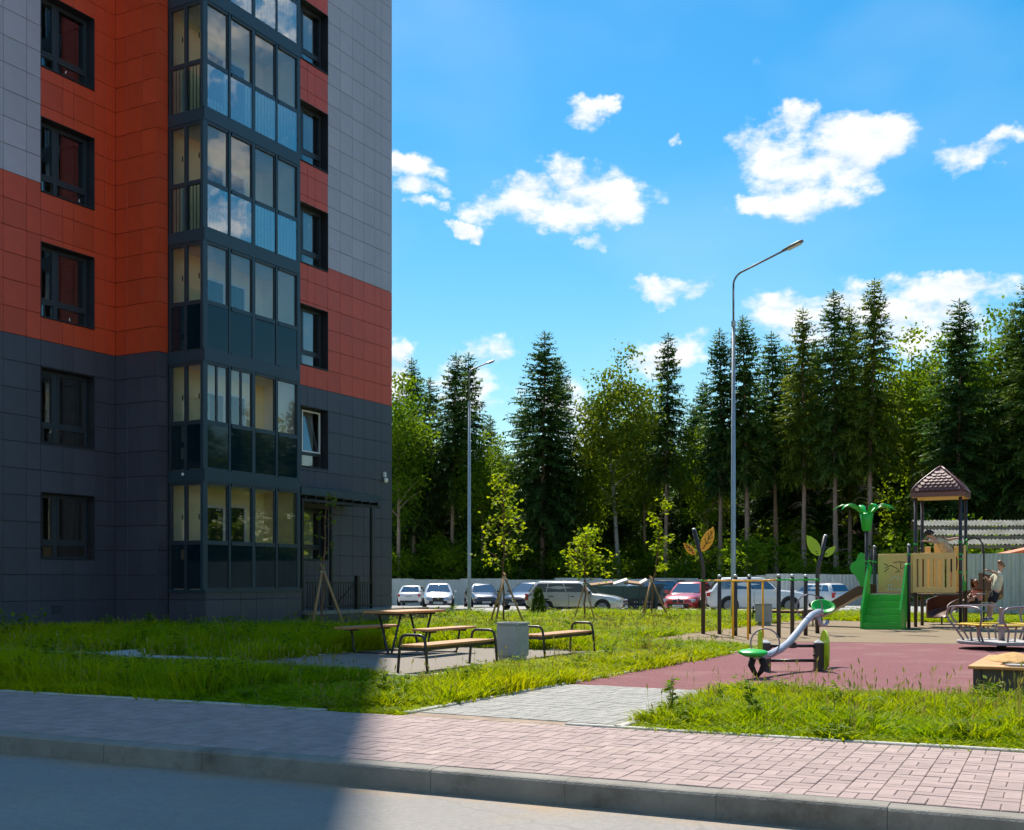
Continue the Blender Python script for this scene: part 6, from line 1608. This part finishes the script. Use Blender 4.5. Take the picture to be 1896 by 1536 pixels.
# ------------------------------------------------------------------ people
M_skin = mat('skin', (.56,.31,.21), .55, var=.05); M_hair1 = mat('dark_hair', (.018,.012,.010), .5, var=.3, scale=40); M_hair2 = mat('light_brown_hair', (.26,.12,.05), .5, var=.3, scale=40)
M_sh1 = mat('patterned_shirt', (.60,.47,.32), .8, var=.45, scale=14); M_sh2 = mat('white_yellow_shirt', (.66,.64,.50), .8, var=.15, scale=5); M_sho = mat('black_shorts', (.012,.013,.018), .8, var=.2); M_shoe = mat('grey_shoe', (.16,.16,.17), .7); M_pink = mat('pink_shirt', (.62,.28,.28), .8, var=.1) if 'pink_shirt' not in MATS else MATS['pink_shirt']
M_eye = mat('eye', (.02,.015,.012), .2)
def skin(name, V, E, Rad, m, parent, sub=2):
    me = bpy.data.meshes.new(name); me.from_pydata([tuple(v) for v in V], E, []); o = bpy.data.objects.new(name, me); COL.objects.link(o); o.parent = parent; me.materials.append(m)
    md = o.modifiers.new('skin', 'SKIN'); md.use_smooth_shade = True
    if not me.skin_vertices: 
        bm = bmesh.new(); bm.from_mesh(me); bm.verts.layers.skin.verify(); bm.to_mesh(me); bm.free()
    for i, r_ in enumerate(Rad):
        sv = me.skin_vertices[0].data[i]; sv.radius = (r_, r_) if not isinstance(r_, tuple) else r_; sv.use_root = (i == 0)
    s = o.modifiers.new('sub', 'SUBSURF'); s.levels = sub; s.render_levels = sub; return o
def chain(V, E, Rd, pts, rads, start=None):
    prev = start
    for p_, r_ in zip(pts, rads):
        V.append(p_); Rd.append(r_); i = len(V) - 1
        if prev is not None: E.append((prev, i))
        prev = i
    return prev
def hand(V, E, Rd, wrist_i, wr, d, up, grip):
    """palm and five fingers; grip bends them round a bar"""
    d = Vector(d).normalized(); up = Vector(up).normalized(); s = d.cross(up).normalized(); wr = Vector(wr)
    pm = wr + d * .045; V.append(pm); Rd.append((.026, .018)); E.append((wrist_i, len(V) - 1)); pi = len(V) - 1
    for k, (off, ln) in enumerate(((-.024, .052), (-.008, .060), (.008, .056), (.023, .044))):
        b = pm + d * .034 + s * off; m_ = b + d * ln * .45 - up * grip * .02; e = b + d * ln * (.8 - .5 * grip) - up * (grip * .05 + .008)
        chain(V, E, Rd, [b, m_, e], [.0095, .009, .008], pi)
    th = wr + d * .025 - s * .028; chain(V, E, Rd, [th, th + d * .022 - s * .016 - up * grip * .02, th + d * .040 - s * .014 - up * grip * .035], [.011, .010, .008], pi)
def person(label, loc, rz, J, shirt, shorts, hairm, sitting=False, grip=(.9, .9), look=0.0, up=((0,0,1),(0,0,1)), hair_tilt=0.0):
    """J: joint positions in metres, local; the person looks along +x"""
    t = thing('person', label, 'person', loc, rz); V = []; E = []; Rd = []
    J = {k: Vector(v) for k, v in J.items()}
    chain(V, E, Rd, [J['pelvis'], J['waist'], J['chest'], J['neckb'], J['neckt'], J['head']], [(.115,.095), (.105,.085), (.125,.095), (.055,.055), (.045,.045), (.083,.072)])
    hd = (J['head'] - J['neckt']).normalized(); fw = J['face'].normalized(); sd = hd.cross(fw).normalized()
    chain(V, E, Rd, [J['head'] + hd * .085], [(.07,.062)], 5)
    chain(V, E, Rd, [J['head'] + fw * .062 - hd * .055], [(.035,.030)], 5)          # jaw
    chain(V, E, Rd, [J['head'] + fw * .098 - hd * .008], [(.012,.012)], 5)          # nose
    for s_, a in (('l', 1), ('r', -1)):
        c = J['chest'] + (J['neckb'] - J['chest']) * .55
        e = chain(V, E, Rd, [J['sh_' + s_], J['el_' + s_], J['wr_' + s_]], [.052, .038, .026], 2)
        dd = J.get('hd_' + s_, J['wr_' + s_] - J['el_' + s_]); hand(V, E, Rd, e, J['wr_' + s_], dd, up[0 if s_ == 'l' else 1], grip[0 if s_ == 'l' else 1])
        chain(V, E, Rd, [J['hip_' + s_], J['kn_' + s_], J['an_' + s_], J['toe_' + s_]], [.082, .056, .036, .034], 0)
    skin('body', V, E, Rd, M_skin, t)
    V = []; E = []; Rd = []
    chain(V, E, Rd, [J['pelvis'] - (J['waist'] - J['pelvis']) * .15, J['waist'], J['chest'], J['neckb'] - (J['neckb'] - J['chest']) * .25], [(.165,.14), (.155,.13), (.165,.13), (.085,.085)])
    for s_ in 'lr': chain(V, E, Rd, [J['sh_' + s_], J['sh_' + s_].lerp(J['el_' + s_], .75)], [.078, .072], 2)
    skin('shirt', V, E, Rd, shirt, t)
    V = []; E = []; Rd = []
    chain(V, E, Rd, [J['pelvis'] + (J['waist'] - J['pelvis']) * .6, J['pelvis']], [(.145,.122), (.150,.128)])
    for s_ in 'lr': chain(V, E, Rd, [J['hip_' + s_], J['hip_' + s_].lerp(J['kn_' + s_], .85)], [.112, .105], 1)
    skin('shorts', V, E, Rd, shorts, t)
    # hair cap, ears, eyes, shoes
    hb = MB(); rings = []; C = J['head'] + hd * .035 - fw * .012
    for k in range(8):
        a = k / 7 * math.pi * .56; r_ = math.sin(a); z = math.cos(a)
        rings.append([C + hd * (.118 * z - (.0)) + (fw * math.cos(b) * (.104 - (.022 if math.cos(b) > .4 and k > 5 else 0)) + sd * math.sin(b) * .092) * r_ - hd * (.035 * r_ * (1 if math.cos(b) < .1 else 0)) for b in [j * math.pi / 8 for j in range(16)]])
    hb.loft(rings[::-1]).build('hair', hairm, t, smooth=True)
    for a in (-1, 1):
        MB().ell(J['head'] + fw * .082 + sd * a * .031 + hd * .018, (.010,.010,.008), 8, 6).build('eye', M_eye, t, smooth=True)
        MB().ell(J['head'] + sd * a * .082 - fw * .005, (.014,.014,.024), 8, 6).build('ear', M_skin, t, smooth=True)
    for s_ in 'lr':
        d = (J['toe_' + s_] - J['an_' + s_]); d.z = 0; d.normalize(); c = J['an_' + s_] + d * .05; c.z = J['toe_' + s_].z + .0; q = d.to_track_quat('X', 'Z').to_matrix()
        MB().ell(c, (.125,.045,.042), 12, 8, q).build('shoe', M_shoe, t, smooth=True)
    return t
# boy on the stepping discs, leaning back with both hands on the pole; local +x is towards the pole (the camera's left)
bx, by = -3.42, 33.05                                           # the pole
o = Vector((bx, by, 0)); ax = Vector((-CS, -SN, 0))
person('boy in white shirt and black shorts climbing the curved pole', (bx, by, 0), TH + math.pi, dict(
    pelvis=(-.31,0,.98), waist=(-.35,0,1.12), chest=(-.40,0,1.34), neckb=(-.44,0,1.50), neckt=(-.46,0,1.57), head=(-.455,0,1.68), face=(1,0,.25),
    sh_l=(-.39,-.165,1.43), el_l=(-.20,-.13,1.26), wr_l=(-.075,-.035,1.36), hd_l=(.8,.5,.1), sh_r=(-.39,.165,1.43), el_r=(-.22,.15,1.50), wr_r=(-.075,.035,1.56), hd_r=(.8,-.5,.1),
    hip_l=(-.30,-.085,.94), kn_l=(-.19,-.09,.60), an_l=(-.14,-.07,.28), toe_l=(-.01,-.07,.24), hip_r=(-.30,.085,.94), kn_r=(-.17,.10,.62), an_r=(-.16,.08,.30), toe_r=(-.03,.09,.25)),
    M_sh2, M_sho, M_hair2, grip=(1, 1), up=((0,0,1),(0,0,1)))
# boy on the tower platform, bent forward over the panel with both arms spread
pl = Vector((-4.28, 33.42, .92))
bo_ = person('boy in patterned shirt bending over the tower panel with arms spread', pl, TH + math.pi, dict(
    pelvis=(.0,0,.86), waist=(.08,0,1.0), chest=(.24,0,1.20), neckb=(.39,0,1.31), neckt=(.44,0,1.35), head=(.53,0,1.44), face=(.75,0,-.5),
    sh_l=(.30,.16,1.28), el_l=(.52,.26,1.25), wr_l=(.74,.28,1.27), sh_r=(.22,-.17,1.30), el_r=(-.02,-.26,1.32), wr_r=(-.22,-.22,1.36),
    hip_l=(-.01,.085,.82), kn_l=(.03,.10,.44), an_l=(-.02,.10,.08), toe_l=(.11,.11,.035), hip_r=(-.01,-.085,.82), kn_r=(.02,-.10,.44), an_r=(-.04,-.10,.08), toe_r=(.09,-.11,.035)),
    M_sh1, M_sho, M_hair1, grip=(.5, .6)); bo_.scale = (1.13,) * 3
# child sitting in the top of the spiral slide
cs = Vector((-3.78, 34.60, .58))
person('small child with face turned to the camera sitting in the spiral slide', cs, TH + math.pi * 1.12, dict(
    pelvis=(0,0,.10), waist=(-.03,0,.20), chest=(-.06,0,.36), neckb=(-.05,0,.46), neckt=(-.04,0,.50), head=(-.02,0,.585), face=(1,.25,-.05),
    sh_l=(-.05,.12,.40), el_l=(.06,.17,.28), wr_l=(.18,.13,.24), sh_r=(-.05,-.12,.40), el_r=(.06,-.17,.28), wr_r=(.18,-.13,.24),
    hip_l=(.04,.07,.09), kn_l=(.26,.08,.20), an_l=(.42,.08,.08), toe_l=(.50,.08,.10), hip_r=(.04,-.07,.09), kn_r=(.26,-.08,.20), an_r=(.42,-.08,.08), toe_r=(.50,-.08,.10)),
    M_pink, M_sho, M_hair2, True, grip=(.6, .6))
